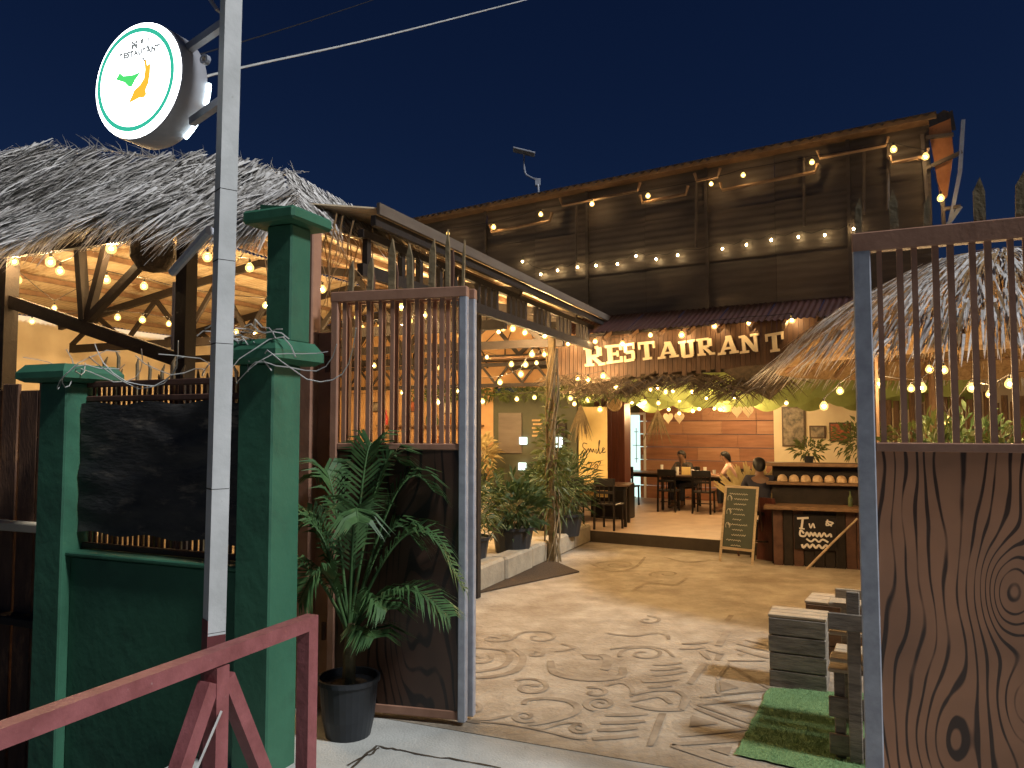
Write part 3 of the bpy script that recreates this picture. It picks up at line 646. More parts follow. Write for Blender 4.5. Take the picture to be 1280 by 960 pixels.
MB().box(L(-.93, 9.47, 1.55), .56, .02, 1.7, U, W_, Z).build('cloth', m['banner'], t)
def bline(pts, w=.016):
    q = smooth_line([L(-1.2 + x * .54, 9.456, 1.52 + y * .42) for x, y in pts], 5); MB().ribbon(q, w, -W_).build('handwriting', m['black'], t)
bline([(.30, .42), (.16, .46), (.14, .28), (.26, .12), (.2, -.1), (.06, -.2), (.08, -.02)])
bline([(.26, 0), (.34, .22), (.38, .05), (.42, .22), (.48, .05), (.52, .2), (.56, .04)])
bline([(.62, .2), (.62, .02), (.68, .08), (.76, .55), (.72, .5), (.74, .02), (.84, .1), (.92, .22), (.86, .24), (.86, .04), (.97, .08)])
for x, y, s in ((.35, -.5, .1), (.55, -.62, .14), (.7, -.42, .08), (.45, -.75, .1)): bline([(x, y), (x + s * .5, y + s), (x + s, y + .2 * s), (x + s * .4, y - s)])
# bottles and props on the shelves of the ochre wall
m['bottle'] = M('bottle_glass', (.12, .16, .06), (.05, .07, .03), 5, .15, spec=.6); m['bottle2'] = M('amber_bottle', (.30, .11, .03), None, 5, .15, spec=.6); m['redcan'] = M('red_tin', (.55, .06, .05), None, 5, .3)
bme = [mesh_of(MB().lathe((0, 0, 0), [(0, 0), (.035, 0), (.035, .15), (.013, .2), (.013, .28), (0, .28)], 10), 'bottle', q) for q in (m['bottle'], m['bottle2'], m['redcan'], m['cream'])]
for z in (1.168, 1.618, 2.068):
    for i in range(9):
        kk = random.choice((0, 0, 1, 1, 2, 3))
        o = inst('bottle', bme[kk], None, L(-5.45 + i * .26 + random.uniform(-.05, .05), 9.3, z), scl=(1.1, 1.1, random.uniform(.75, 1.15)))
        tag(o, '%s bottle standing on the %s shelf of the ochre wall' % (('green glass', 'amber glass', 'bright red', 'cream coloured')[kk], {1.168: 'lowest', 1.618: 'middle', 2.068: 'highest'}[z]), 'bottle', 'bottles on the hall shelves')
o = MB().box(L(-3.35, 9.4, 1.62), .16, .03, .34, U, W_, Z).build('screen', m['screen']); tag(o, 'small bright white screen on the ochre wall behind the gate bars', 'screen')
# two more pictures by the ochre wall
for a, z, w, h, mm in ((-5.8, 2.45, .3, .22, m['photo']), (-4.9, 2.45, .36, .24, m['photor']), (-4.0, 2.42, .26, .26, m['cream'])):
    t = thing('wall_picture', {m['photo']: 'dark framed picture above the bottle shelves', m['photor']: 'red framed picture above the bottle shelves', m['cream']: 'pale framed picture above the bottle shelves'}[mm], 'picture', L(a, 9.44, z))
    MB().bbox(L(a, 9.43, z), w, .03, h, U, W_, Z).build('frame', m['frame'], t); MB().box(L(a, 9.412, z), w - .05, .01, h - .05, U, W_, Z).build('print', mm, t)

# ================================================================== THATCH
def strand(mb, p, d, side, ln, w, droop, rnd):
    pts = [p, p + d * ln * .5 - Z * droop * .25, p + d * ln - Z * droop]
    for i, (q, ww) in enumerate(zip(pts, (w, w * .8, w * .15))):
        mb.v.append(tuple(q + side * ww / 2)); mb.v.append(tuple(q - side * ww / 2))
    k = len(mb.v) - 6
    mb.f += [(k, k + 1, k + 3, k + 2), (k + 2, k + 3, k + 5, k + 4)]
# left canopy: slopes down to the street, hip at its right end
can = thing('thatched_canopy', 'shaggy grey palm-thatch canopy under the lit round sign', 'canopy', L(-3, 1, 3.8))
TE, TR_ = 3.86, 4.62; b_e, b_r = .40, 1.75
def trz(a): return TR_ + max(0, -1.9 - a) * .24 - max(0, -4.6 - a) * .15
mb = MB(); aas = [-6.5 + i * .46 for i in range(11)] + [-1.9]
for p, q in zip(aas, aas[1:]):
    mb.add([L(p, b_e + .1, TE - .08), L(q, b_e + .1, TE - .08), L(q, b_r, trz(q) - .12), L(p, b_r, trz(p) - .12)], [(0, 1, 2, 3)])
mb.add([L(-1.9, b_e + .1, TE - .08), L(-.85, b_e + .1, TE - .08), L(-1.9, b_r, trz(-1.9) - .12), L(-.55, b_r + .6, TE - .1)], [(0, 1, 2), (1, 3, 2)])
mb.build('underlay', m['thatchd'], can)  # dark sheet added beneath the strands to stop light leaks
rnd = random.Random(21); mbs = [MB(), MB(), MB()]
for i in range(10500):
    a = rnd.uniform(-6.5, -.70); f = rnd.random() ** .85
    fmax = 1.0 if a < -1.9 else max(.08, (-.75 - a) / 1.15)
    if f > fmax: f = rnd.random() * fmax
    base = L(a, b_e + (b_r - b_e) * f, TE + (trz(a) - TE) * f + .05 + rnd.uniform(-.03, .07) + .08 * math.sin(a * 2.1 + 1) )
    d = (-W_ * (.75 + rnd.uniform(-.1, .2)) - Z * (.55 + rnd.uniform(-.15, .25)) + U * (rnd.uniform(-.38, .22))).normalized()
    bun = math.sin(a * 11 + 4 * math.sin(f * 9 + a)) ; base = base + Z * .035 * bun; d = (d + U * .30 * math.cos(a * 11 + 4 * math.sin(f * 9 + a)) - Z * .12 * bun).normalized()
    strand(mbs[i % 3], base, d, (U + Z * rnd.uniform(-.5, .5)).normalized(), rnd.uniform(.28, .70), rnd.uniform(.014, .042), rnd.uniform(0, .16), rnd)
for i in range(1300):      # right hip side
    s = rnd.random(); f = rnd.random()
    e = L(-.85 + .3 * s, b_e + .1 + 1.85 * s, TE - .03); tp = L(-1.9, b_r, TR_); base = e.lerp(tp, f) + Z * rnd.uniform(.02, .1)
    d = (U * .7 - Z * .6 - W_ * rnd.uniform(-.2, .5)).normalized()
    strand(mbs[i % 3], base, d, (W_ + Z * rnd.uniform(-.4, .4)).normalized(), rnd.uniform(.22, .42), rnd.uniform(.012, .028), rnd.uniform(0, .12), rnd)
for i in range(260):       # loose fly-away ends along the ridge
    aa = rnd.uniform(-6, -1.6); base = L(aa, b_r + .02, trz(aa) + .02); d = (Z * rnd.uniform(.0, .5) - U * rnd.uniform(-.7, .9) - W_ * .4).normalized()
    strand(mbs[2], base, d, (U + Z * rnd.uniform(-.5, .5)).normalized(), rnd.uniform(.15, .35), .012, .08, rnd)
m['thatch2'] = M('dry_thatch_dark', (.40, .38, .35), (.22, .20, .17), 22, .9, trans=.1); m['thatch3'] = M('dry_thatch_pale', (.78, .76, .73), (.58, .55, .5), 22, .9, trans=.1)
for q, mm in zip(mbs, ('thatch', 'thatch2', 'thatch3')): q.build('thatch', m[mm], can)['kind'] = 'stuff'
# hanging loose fronds at its right end
mb = MB()
for i in range(26):
    p = L(rnd.uniform(-1.25, -.45), rnd.uniform(.5, 1.6), TE - .05); pts = [p + Z * .0, p - Z * rnd.uniform(.2, .4) + U * rnd.uniform(-.1, .1), p - Z * rnd.uniform(.5, .85) + U * rnd.uniform(-.15, .15)]
    mb.tube(pts, [.008, .006, .003], 4)
mb.build('loose_straw', m['thatchw'], can)['kind'] = 'stuff'
MB().bar(L(-6.5, b_e + .22, TE - .06), L(-.9, b_e + .22, TE - .06), .07, .08).build('eave_pole', m['darkwood'], can)
MB().lathe(fpl(205, 318) - W_ * .12, [(0, -.2), (.13, -.17), (.2, -.06), (.2, .06), (.13, .17), (0, .2)], 20, Z).build('straw_lampshade', m['thatchd'], can)

# right hut
HC = V((5.75, 9.0, 0)); HR = 2.52
hut = thing('thatched_hut', 'round thatched hut roof behind the barred gate leaf and bar', 'hut', HC)
prof = [(0.02, 4.06), (.9, 3.86), (1.75, 3.42), (2.3, 3.02), (HR, 2.76)]
def hz(r):
    for (r0_, z0_), (r1_, z1_) in zip(prof, prof[1:]):
        if r <= r1_: return z0_ + (z1_ - z0_) * (r - r0_) / (r1_ - r0_)
    return prof[-1][1]
MB().lathe(HC, [(r, z - .05) for r, z in prof], 40).build('underlay', m['thatchw'], hut)
rnd = random.Random(5); mbs = [MB(), MB(), MB()]
for i in range(6500):
    an = rnd.uniform(0, 2 * math.pi); r = HR * math.sqrt(rnd.random()) * .98
    rad = V((math.cos(an), math.sin(an), 0)); base = HC + rad * r + Z * (hz(r) + rnd.uniform(.0, .08))
    r2 = r + .3; d = (rad * .3 + Z * (hz(min(r2, HR)) - hz(r) - (.12 if r2 > HR else 0)) ).normalized()
    side = (rad.cross(Z) + Z * rnd.uniform(-.4, .4)).normalized(); d = (d + side * rnd.uniform(-.22, .22)).normalized()
    strand(mbs[i % 3], base, d, side, rnd.uniform(.28, .55), rnd.uniform(.014, .032), rnd.uniform(0, .1), rnd)
for q, mm in zip(mbs, ('thatch', 'thatchw', 'thatch3')): q.build('thatch', m[mm], hut)['kind'] = 'stuff'
for k in range(22):
    an = 2 * math.pi * k / 22; rad = V((math.cos(an), math.sin(an), 0))
    MB().tube([HC + rad * .15 + Z * 3.86, HC + rad * 1.75 + Z * 3.31, HC + rad * 2.45 + Z * 2.75], .03, 6).build('rafter', m['timber'], hut)
for rr, zz in ((1.3, 3.55), (2.15, 2.98)):
    MB().tube([HC + V((math.cos(2 * math.pi * k / 32), math.sin(2 * math.pi * k / 32), 0)) * rr + Z * zz for k in range(33)], .022, 5).build('hoop', m['timber'], hut)
mb = MB()
for i in range(900):
    an = rnd.uniform(0, 2 * math.pi); r = rnd.uniform(.4, 2.4); rad = V((math.cos(an), math.sin(an), 0)); base = HC + rad * r + Z * (hz(r) - .07)
    strand(mb, base, (rad * .3 + Z * (hz(min(r + .3, HR)) - hz(r) - .02)).normalized(), rad.cross(Z), rnd.uniform(.3, .6), .02, .03, rnd)
mb.build('underside_straw', m['thatchw'], hut)['kind'] = 'stuff'
for an in (3.6, 4.5, 5.4, .4, 1.4):
    rad = V((math.cos(an), math.sin(an), 0)); p = HC + rad * 2.2
    MB().tube([p, p + Z * 2.8], .055, 8).build('post', m['timber'], hut)

# ================================================================== TWO-STOREY FACADE ABOVE THE RESTAURANT
fac = thing('tin_facade', 'tall dark corrugated tin facade with gutter above the restaurant sign', 'building', R0)
NF = -W2
def fp2(x, y, off=0.0): return PL(x, y, R0 + NF * off, W2)
A0 = (fp2(500, 300) - R0).dot(U2); A1 = (fp2(1166, 300) - R0).dot(U2)
def eave_z(a): return fp2(505, 286).z + (fp2(1166, 156).z - fp2(505, 286).z) * (a - A0) / (A1 - A0)
ncol = 9; zb = 3.95
for i in range(ncol):
    a = A0 + (A1 - A0) * i / ncol; wd = (A1 - A0) / ncol
    zt_ = eave_z(a + wd / 2); rows = 3
    for r_ in range(rows):
        z0 = zb + (zt_ - zb) * r_ / rows; hh = (zt_ - zb) / rows
        MB().corr(R(a + .004, -.03 * (r_ % 2) - .008 * (i % 2), z0), Z, U2, hh + .04, wd - .006, .006, 7, NF).build('tin_sheet', m['facade'] if (i * 3 + r_ * 5) % 7 else m['facadepatch'], fac, smooth=True)
for i in range(1, ncol):
    a = A0 + (A1 - A0) * i / ncol
    if i % 2 == 0: MB().box(R(a, -.07, (zb + eave_z(a)) / 2), .05, .03, eave_z(a) - zb, U2, W2, Z).build('cover_strip', m['facade'], fac)
MB().box(R((A0 + A1) / 2, .1, 5.0), A1 - A0, .06, 2.0, U2, W2, Z).build('backing', m['darkwood'], fac)
# eave: fascia and stepped gutter pipe
MB().bar(R(A0, -.22, eave_z(A0) + .06), R(A1 + .1, -.22, eave_z(A1) + .06), .05, .09).build('eave_board', m['gutter'], fac)
MB().bar(R(A0, -.1, eave_z(A0) + .02), R(A1, -.1, eave_z(A1) + .02), .26, .02).build('soffit', m['timber'], fac)
k = 0; segs = []
for x0, x1, dy in ((612, 690, 26), (700, 800, 10), (800, 860, 26), (868, 900, 12), (900, 1022, 30), (1022, 1110, 14), (1112, 1160, 38)):
    def ev(x, dy_): y = 286 + (156 - 286) * (x - 505) / (1166 - 505) + dy_; return fp2(x, y, .2)
    MB().tube([ev(x0, dy - 10), ev(x0 + 3, dy), ev(x1 - 3, dy), ev(x1, dy - 10)], .028, 6).build('gutter_pipe', m['gutter'], fac)
for x in (720, 870, 1005, 1080, 1110):
    p0, p1 = fp2(x, 286 - .1967 * (x - 505) + 10, .12), fp2(x, 286 - .1967 * (x - 505) + 95, .12); MB().tube([p0, p1], .02, 6).build('down_pipe', m['facadepatch'], fac)
# low lean-to of red tin under it, with dark rafters
for i in range(8):
    a = -.7 + i * (A1 + .7) / 8
    MB().corr(R(a, .0, 3.98), U2, (NF * .9 - Z * .42).normalized(), (A1 + .7) / 8 - .01, .95, .014, 8, Z).build('lean_to_sheet', m['redtin'], fac, smooth=True)
for i in range(12):
    a = -.6 + i * (A1 + .6) / 12; MB().bar(R(a, .0, 3.86), R(a, -.88, 3.47), .05, .07).build('lean_to_rafter', m['timber'], fac)
# main roof behind the eave
mb = MB(); pr = math.radians(16); rl = 5.5
for i in range(12):
    a = A0 - .2 + i * (A1 - A0 + .5) / 12
    MB().corr(R(a, -.3, eave_z(a) + .07), U2, (W2 * math.cos(pr) + Z * math.sin(pr)).normalized(), (A1 - A0 + .5) / 12, rl, .02, 6, Z).build('roof_sheet', m['roofdark'], fac, smooth=True)
# gable end bay at the right: plywood wedge with orange light in its colour and steel brackets
def ge(x, y): return fp2(x, y, .0)
MB().prism([ge(1160, 160), ge(1188, 148), ge(1192, 190), ge(1184, 246), ge(1176, 252)], W2, .03).build('gable_panel', m['orangelitply'], fac)
for p in (((1152, 168), (1162, 284)), ((1204, 150), (1200, 215)), ((1200, 215), (1186, 285)), ((1154, 212), (1203, 190)), ((1158, 172), (1192, 168)), ((1177, 262), (1201, 258)), ((1201, 258), (1180, 288)), ((1178, 250), (1180, 288))):
    MB().bar(fp2(*p[0], .06), fp2(*p[1], .06), .05, .05).build('steel_bracket', m['galv'] if p[0][0] > 1195 else m['facadepatch'], fac)
# solar lamp on the roof
c = PL(655, 190, R(0, 2.0), W2)
t = thing('solar_lamp', 'small grey solar lamp on a bent arm above the tin roof', 'lamp', c)
MB().bbox(c, .5, .26, .04, V((.97, 0, -.24)), V((0, 1, 0)), V((.24, 0, .97)), .01).build('solar_panel', m['galv'], t)
MB().tube(smooth_line([c - Z * .05, PL(656, 215, R(0, 2), W2), PL(664, 222, R(0, 2), W2), PL(672, 228, R(0, 2), W2), PL(674, 262, R(0, 1.6), W2)], 4), .02, 6).build('arm', m['galv'], t)
MB().bbox(PL(672, 228, R(0, 2), W2), .12, .1, .16).build('bracket_box', m['galv'], t)

# ================================================================== RESTAURANT SIGN
st = thing('restaurant_sign', 'brown bamboo-strip board with cream slab letters spelling RESTAURANT', 'sign', R(0, -.5, 3))
SO = .55
def sp_(x, y, off=SO): return PL(x, y, R0 + NF * off, W2)
tl, bl, tr, br = sp_(697, 425), sp_(697, 478), sp_(1040, 392), sp_(1040, 452)
nstrip = 58
for i in range(nstrip):
    f0, f1 = i / nstrip, (i + .93) / nstrip; jz = random.uniform(-.05, .03)
    a, b, c, d = tl.lerp(tr, f0), tl.lerp(tr, f1), bl.lerp(br, f1) + Z * jz, bl.lerp(br, f0) + Z * jz
    MB().prism([a, b, c, d], W2, .02 + random.uniform(-.006, .006)).build('bamboo_strip', m['bamboo'], st)
MB().bar(tl + Z * .02, tr + Z * .02, .05, .06).build('top_rail', m['darkwood'], st)
def letter_strokes(ch):
    """slab-serif glyphs in a 1 x 1 cell: boxes (x0,y0,x1,y1) and slanted bars (x0,y0,x1,y1,w)"""
    T_, S_ = .26, .13
    foot = lambda x: (x - .21, 0, x + .21, S_); head = lambda x: (x - .21, 1 - S_, x + .21, 1)
    return {
        'R': [(.1, 0, .1 + T_, 1), (.0, 0, .46, S_), (.0, 1 - S_, .7, 1), (.3, .44, .7, .57), (.62, .5, .86, .94), (.42, .46, .80, .04, .24), (.66, 0, 1.0, S_)],
        'E': [(.1, 0, .1 + T_, 1), (.0, 0, .9, S_), (.0, 1 - S_, .9, 1), (.3, .43, .66, .57), (.76, 0, .9, .32), (.76, .68, .9, 1), (.6, .34, .7, .66)],
        'S': [(.12, .86, .84, 1), (.06, .52, .32, .94), (.2, .43, .8, .58), (.62, .08, .88, .5), (.1, 0, .8, .14), (.04, 0, .18, .34), (.76, .66, .9, 1)],
        'T': [(.36, 0, .36 + T_, 1), (.22, 0, .76, S_), (.0, .86, 1, 1), (.0, .6, .13, 1), (.87, .6, 1, 1)],
        'A': [(.46, .96, .16, .02, .2), (.54, .96, .84, .02, .26), (.3, .26, .72, .38), (-.04, 0, .38, S_), (.58, 0, 1.06, S_), (.3, .87, .66, 1)],
        'U': [(.1, .18, .36, 1), (.64, .18, .88, 1), (.2, 0, .78, .17), (-.02, .87, .46, 1), (.54, .87, 1.02, 1), (.12, .06, .34, .3), (.64, .06, .86, .3)],
        'N': [(.1, 0, .28, 1), (.72, 0, .9, 1), (.22, .95, .78, .05, .26), (-.04, 0, .44, S_), (.56, .87, 1.04, 1), (-.04, .87, .3, 1)],
    }[ch]
quads = [((729, 434), (755, 432), (757, 456), (731, 458)), ((756, 432), (779, 430), (781, 452), (758, 455)), ((778, 430), (794, 428), (796, 450), (780, 453)), ((797, 428), (818, 426), (820, 448), (799, 451)), ((824, 428), (845, 426), (847, 446), (823, 449)), ((848, 427), (868, 424), (870, 446), (850, 448)),
         ((870, 424), (892, 421), (894, 443), (872, 445)), ((901, 421), (920, 418), (922, 441), (898, 444)), ((924, 420), (948, 416), (950, 439), (926, 442)), ((956, 418), (979, 414), (980, 438), (958, 441))]
for ch, q in zip('RESTAURANT', quads):
    c4 = [sp_(x, y, SO + .035) for x, y in q]
    def uv(x, y): return c4[3].lerp(c4[2], x).lerp(c4[0].lerp(c4[1], x), y)
    mb = MB()
    for i, s_ in enumerate(letter_strokes(ch)):
        dd = -.001 * i
        if len(s_) == 4:
            x0, y0, x1, y1 = s_; pl = [uv(x0, y0), uv(x1, y0), uv(x1, y1), uv(x0, y1)]
        else:
            x0, y0, x1, y1, w = s_; pl = [uv(x0 - w / 2, y0), uv(x0 + w / 2, y0), uv(x1 + w / 2, y1), uv(x1 - w / 2, y1)]
        mb.prism([p + W2 * dd for p in pl], W2, .03)
    mb.build('letter', m['letter'], st)

# ================================================================== RESTAURANT INTERIOR
bw = thing('plank_wall', 'reddish stained horizontal plank back wall behind the diners', 'wall', P(880, 600, 19))
BP = V((3.45, 20.0, 0))
def bk(x, y, off=0.0): return PL(x, y, BP - W2 * off, W2)
ax0, ax1 = (bk(805, 560) - BP).dot(U2), (bk(968, 560) - BP).dot(U2)
rows = 9; rnd = random.Random(8); pal = [m['plank'], m['plank2'], m['plank']]
def bpt(a, z, off=0.0): return BP + U2 * a + Z * z - W2 * off
for r_ in range(rows):
    a = ax0 - .1; z0 = .2 + r_ * .33
    while a < ax1 - .02:
        ln = min(rnd.uniform(.7, 1.7), ax1 - a)
        MB().bbox(bpt(a + ln / 2, z0 + .162, rnd.uniform(0, .02)), ln - .008, .04, .315, U2, W2, Z, .005).build('plank', rnd.choice(pal), bw); a += ln
t = thing('cream_wall', 'cream plastered wall hung with pictures behind the bar', 'wall', bpt(ax1 + 3, 0))
MB().box(bpt(ax1 + 3.6, 1.7, -.02), 7.2, .1, 3.4, U2, W2, Z).build('wall_face', m['cream'], t)
t = thing('back_partition', 'olive partition wall around the lit turquoise doorway', 'wall', bpt(ax0 - 2, 0))
dA0, dA1 = (bk(786, 560) - BP).dot(U2), (bk(808, 560) - BP).dot(U2)
MB().box(bpt(dA0 - 1.6, 1.7, -.05), 3.2, .1, 3.4, U2, W2, Z).build('wall_face', m['olive'], t)
MB().box(bpt((dA0 + dA1) / 2, 2.9, -.05), dA1 - dA0, .1, 1.0, U2, W2, Z).build('lintel', m['olive'], t)
t = thing('lit_doorway', 'bright turquoise lit glass door beside the plank wall', 'door', bpt((dA0 + dA1) / 2, .2))
MB().box(bpt((dA0 + dA1) / 2, 1.3, -.06), dA1 - dA0 - .02, .03, 2.2, U2, W2, Z).build('glass', m['doorlight'], t)
for a in (dA0 + .03, dA1 - .03): MB().box(bpt(a, 1.3, .02), .06, .06, 2.2, U2, W2, Z).build('frame', m['white'], t)
MB().box(bpt((dA0 + dA1) / 2, 2.37, .02), dA1 - dA0, .062, .06, U2, W2, Z).build('frame', m['white'], t)
for z, w in ((1.9, .12), (1.55, .2), (1.2, .1)): MB().box(bpt(dA0 + .22, z, .02), w, .02, .015, U2, W2, Z).build('door_ornament', m['frame'], t)
MB().box(bpt(dA0 + .22, 1.55, .022), .012, .02, .9, U2, W2, Z).build('door_ornament', m['frame'], t)
MB().bbox(bpt(dA1 - .09, 1.25, .05), .03, .05, .12, U2, W2, Z).build('handle', m['galv'], t)
# pictures on the cream wall
for (x0, y0, x1, y1, mm, lb) in ((978, 508, 1006, 558, 'photo', 'tall dark framed picture on the cream wall'), (1012, 532, 1032, 548, 'photo', 'small grey landscape picture on the cream wall'), (1037, 528, 1064, 552, 'photor', 'red picture on the cream wall')):
    p0, p1 = bk(x0, y1, .06), bk(x1, y0, .06); c = (p0 + p1) / 2; w = (p1 - p0).dot(U2); h = p1.z - p0.z
    t = thing('wall_picture', lb, 'picture', c)
    MB().bbox(c, w, .04, h, U2, W2, Z).build('frame', m['frame'], t); MB().box(c - W2 * .022, w - .07, .01, h - .07, U2, W2, Z).build('print', m[mm], t)
# ceiling boards and side wall
t = thing('restaurant_ceiling', 'dark timber ceiling over the dining floor behind the sign', 'ceiling', R(3, 4, 3.2))
t['kind'] = 'structure'
for i in range(12):
    MB().box(R(-2.0 + i * .9, 3.6, 3.32), .88, 7.6, .03, U2, W2, Z).build('ceiling_board', m['timber'], t)
for i in range(5): MB().bar(R(-2.2, .4 + i * 1.5, 3.2), R(9, .4 + i * 1.5, 3.2), .09, .14).build('beam', m['darkwood'], t)
# lime cloth swags under the ceiling
for k, (b_, z_, lb) in enumerate(((.9, 2.98, 'front lime cloth swag hung under the ceiling behind the sign'), (2.6, 2.9, 'middle lime cloth swag hung under the ceiling behind the sign'), (4.3, 2.86, 'rear lime cloth swag hung nearest the plank wall'))):
    t = thing('ceiling_swag', lb, 'swag', R(2, b_, z_))
    for j in range(9):
        a0 = -2.0 + j * .85; mb = MB(); nx, nz = 10, 6
        vs_ = []
        for zi in range(nz + 1):
            for xi in range(nx + 1):
                s = xi / nx; dr_ = zi / nz
                sag = .30 + .22 * math.sin(math.pi * s) ; vs_.append(R(a0 + .85 * s, b_ - .12 * dr_ + .05 * math.sin(3 * math.pi * s) * dr_, z_ - sag * dr_))
        mb.add(vs_, [(zi * (nx + 1) + xi, zi * (nx + 1) + xi + 1, (zi + 1) * (nx + 1) + xi + 1, (zi + 1) * (nx + 1) + xi) for zi in range(nz) for xi in range(nx)])
        mb.build('cloth_panel', m['valance'], t, smooth=True)
    MB().tube([R(-2, b_, z_), R(5.7, b_, z_)], .012, 5).build('curtain_wire', m['cable'], t)
# dark awning wings and small gable below the sign
t = thing('entrance_awning', 'dark thatched awning wings spreading below the restaurant sign', 'awning', R(2, -.4, 2.8))
def aw(x, y, off): return PL(x, y, R0 + NF * off, W2)
for pts in (((768, 492, .9), (828, 462, .5), (842, 470, .1), (790, 492, .3)), ((900, 462, .5), (962, 500, .9), (985, 480, .9), (960, 458, .6)), ((700, 492, .8), (770, 470, .5), (812, 466, .3), (740, 492, .4)), ((828, 474, .4), (850, 462, .5), (900, 474, .4), (865, 478, .3))):
    q = [aw(*p) for p in pts]; MB().prism(q, Z, .03).build('awning_wing', m['thatchd'], t)
mb = MB(); rnd = random.Random(4)
for i in range(900):
    x = rnd.uniform(690, 985); y = 468 + 22 * abs(math.sin((x - 690) / 48)) * rnd.random(); p = aw(x, y, rnd.uniform(.3, .9))
    strand(mb, p, (U2 * rnd.uniform(-1, 1) - Z * rnd.uniform(.1, .6) + NF * .3).normalized(), Z, rnd.uniform(.2, .5), .02, .06, rnd)
mb.build('awning_straw', m['thatchd'], t)['kind'] = 'stuff'
# mahogany pillar with round mirror
pc = P(766, 640, 15.6); pc.z = .2
t = thing('wooden_pillar', 'thick mahogany boarded pillar at the dining floor edge', 'pillar', pc)
for i in range(5): MB().bbox(pc + U2 * (-.28 + i * .14) + Z * 1.3 - W2 * .17, .136, .05, 1.9 + .02 * (i % 2), U2, W2, Z).build('board', m['mahogany'], t)
MB().box(pc + Z * 1.45, .66, .3, 2.9, U2, W2, Z).build('core', m['mahogany'], t)
MB().bbox(pc + Z * .35, .76, .5, .7, U2, W2, Z, .02).build('plinth', m['black'], t)
c = PL(768, 504, pc - W2 * .24, W2)
t = thing('round_mirror', 'round straw-rimmed mirror on top of the mahogany pillar', 'mirror', c)
MB().lathe(c, [(.13, 0), (.15, .03), (.17, 0), (.15, -.02), (.13, 0)], 20, -W2).build('rim', m['shell'], t)
MB().lathe(c, [(0, .012), (.135, .01)], 20, -W2).build('glass', m['straw'], t)
# heart ornaments
for x, y, Yd, lb in ((842, 522, 14.6, 'pair of pale heart ornaments hung in the middle of the entrance'), (928, 514, 13.6, 'pair of pale heart ornaments hung near the thatched hut')):
    t = thing('heart_ornament', lb, 'ornament', P(x, y, Yd))
    for s in (-1, 1):
        c = P(x + s * 7, y, Yd); pts = []
        for k in range(16):
            a = 2 * math.pi * k / 16; hx = 16 * math.sin(a) ** 3; hy = 13 * math.cos(a) - 5 * math.cos(2 * a) - 2 * math.cos(3 * a) - math.cos(4 * a)
            pts.append(c + U2 * hx * .0062 + Z * hy * .0072)
        MB().prism(pts, W2, .015).build('heart', m['letter'], t)
        MB().tube([c + Z * .1, c + Z * .55], .004, 4).build('cord', m['cable'], t)
# hanging dried fern bunches
for x, y, Yd in ((822, 512, 15.2), (726, 506, 14.4)):
    p = P(x, y, Yd); t = thing('dried_fern', 'hanging dried fern bunch beside the turquoise door' if x > 800 else 'hanging dried fern bunch in front of the yellow banner', 'plant', p); mb = MB()
    for i in range(40): strand(mb, p, V((rnd.uniform(-.5, .5), rnd.uniform(-.5, .5), -1)).normalized(), V((1, 0, 0)), rnd.uniform(.3, .75), .025, .05, rnd)
    mb.build('fronds', m['vine'], t)['kind'] = 'stuff'; MB().tube([p, p + Z * .4], .005, 4).build('cord', m['cable'], t)
# ================================================================== FURNITURE
def make_chair(label):
    t = thing('cafe_chair', label, 'chair', (0, 0, 0))
    def B(nm, mb): return mb.build(nm, m['black'], t, world=False)
    B('seat', MB().bbox((0, 0, .45), .42, .42, .035, ch=.01))
    for sx in (-1, 1):
        B('leg', MB().bar((sx * .18, -.18, .0), (sx * .18, -.17, .435), .03, .03)); B('leg', MB().bar((sx * .19, .22, 0), (sx * .18, .19, .90), .03, .03))
    B('back_rail', MB().bbox((0, .195, .84), .40, .025, .14, ch=.008)); B('back_rail', MB().bbox((0, .2, .66), .36, .02, .05, ch=.005))
    B('stretcher', MB().bar((-.18, 0, .2), (.18, 0, .2), .02, .02))
    for x in (-.09, 0, .09): B('back_spindle', MB().bar((x, .2, .47), (x, .2, .78), .018, .012))
    return t
def make_table(label, lx, ly):
    t = thing('dining_table', label, 'table', (0, 0, 0))
    MB().bbox((0, 0, .745), lx, ly, .035, ch=.008).build('table_top', m['table'], t, world=False)
    for sx in (-1, 1):
        for sy in (-1, 1): MB().bar((sx * (lx / 2 - .07), sy * (ly / 2 - .07), 0), (sx * (lx / 2 - .07), sy * (ly / 2 - .07), .727), .045, .045).build('leg', m['black'], t, world=False)
    MB().box((0, 0, .69), lx - .16, ly - .16, .07).build('apron', m['black'], t, world=False)
    return t
def at_floor(px, Y, z=.2): p = P(px, 560, Y); return V((p.x, p.y, z))
tb = make_table('dining table where the two seated diners sit', 1.5, .8); tb.location = at_floor(870, 17.1); tb.rotation_euler = (0, 0, ANG_U2 + .12)
T1 = V(tb.location)
ch0 = make_chair('black cafe chair with its back to the yard, door end of diners table')
ch0.location = T1 + U2 * -.42 - W2 * .62; ch0.rotation_euler = (0, 0, ANG_U2 + .1 + math.pi)
specs = [(T1 + U2 * .35 - W2 * .62, ANG_U2 + .05 + math.pi, 'black cafe chair with its back to the yard, beside the pink-shirted diner'),
         (T1 + U2 * -.35 + W2 * .55, ANG_U2, 'black cafe chair under the dark-shirted diner'),
         (T1 + U2 * 1.0 + W2 * .1, ANG_U2 - 1.4, 'black cafe chair under the pink-shirted diner')]
for p, rz, lb in specs: copy_tree(ch0, p, rz, lb)
t2 = copy_tree(tb, at_floor(812, 18.4), ANG_U2, 'empty dining table in front of the turquoise door'); T2 = V(t2.location)
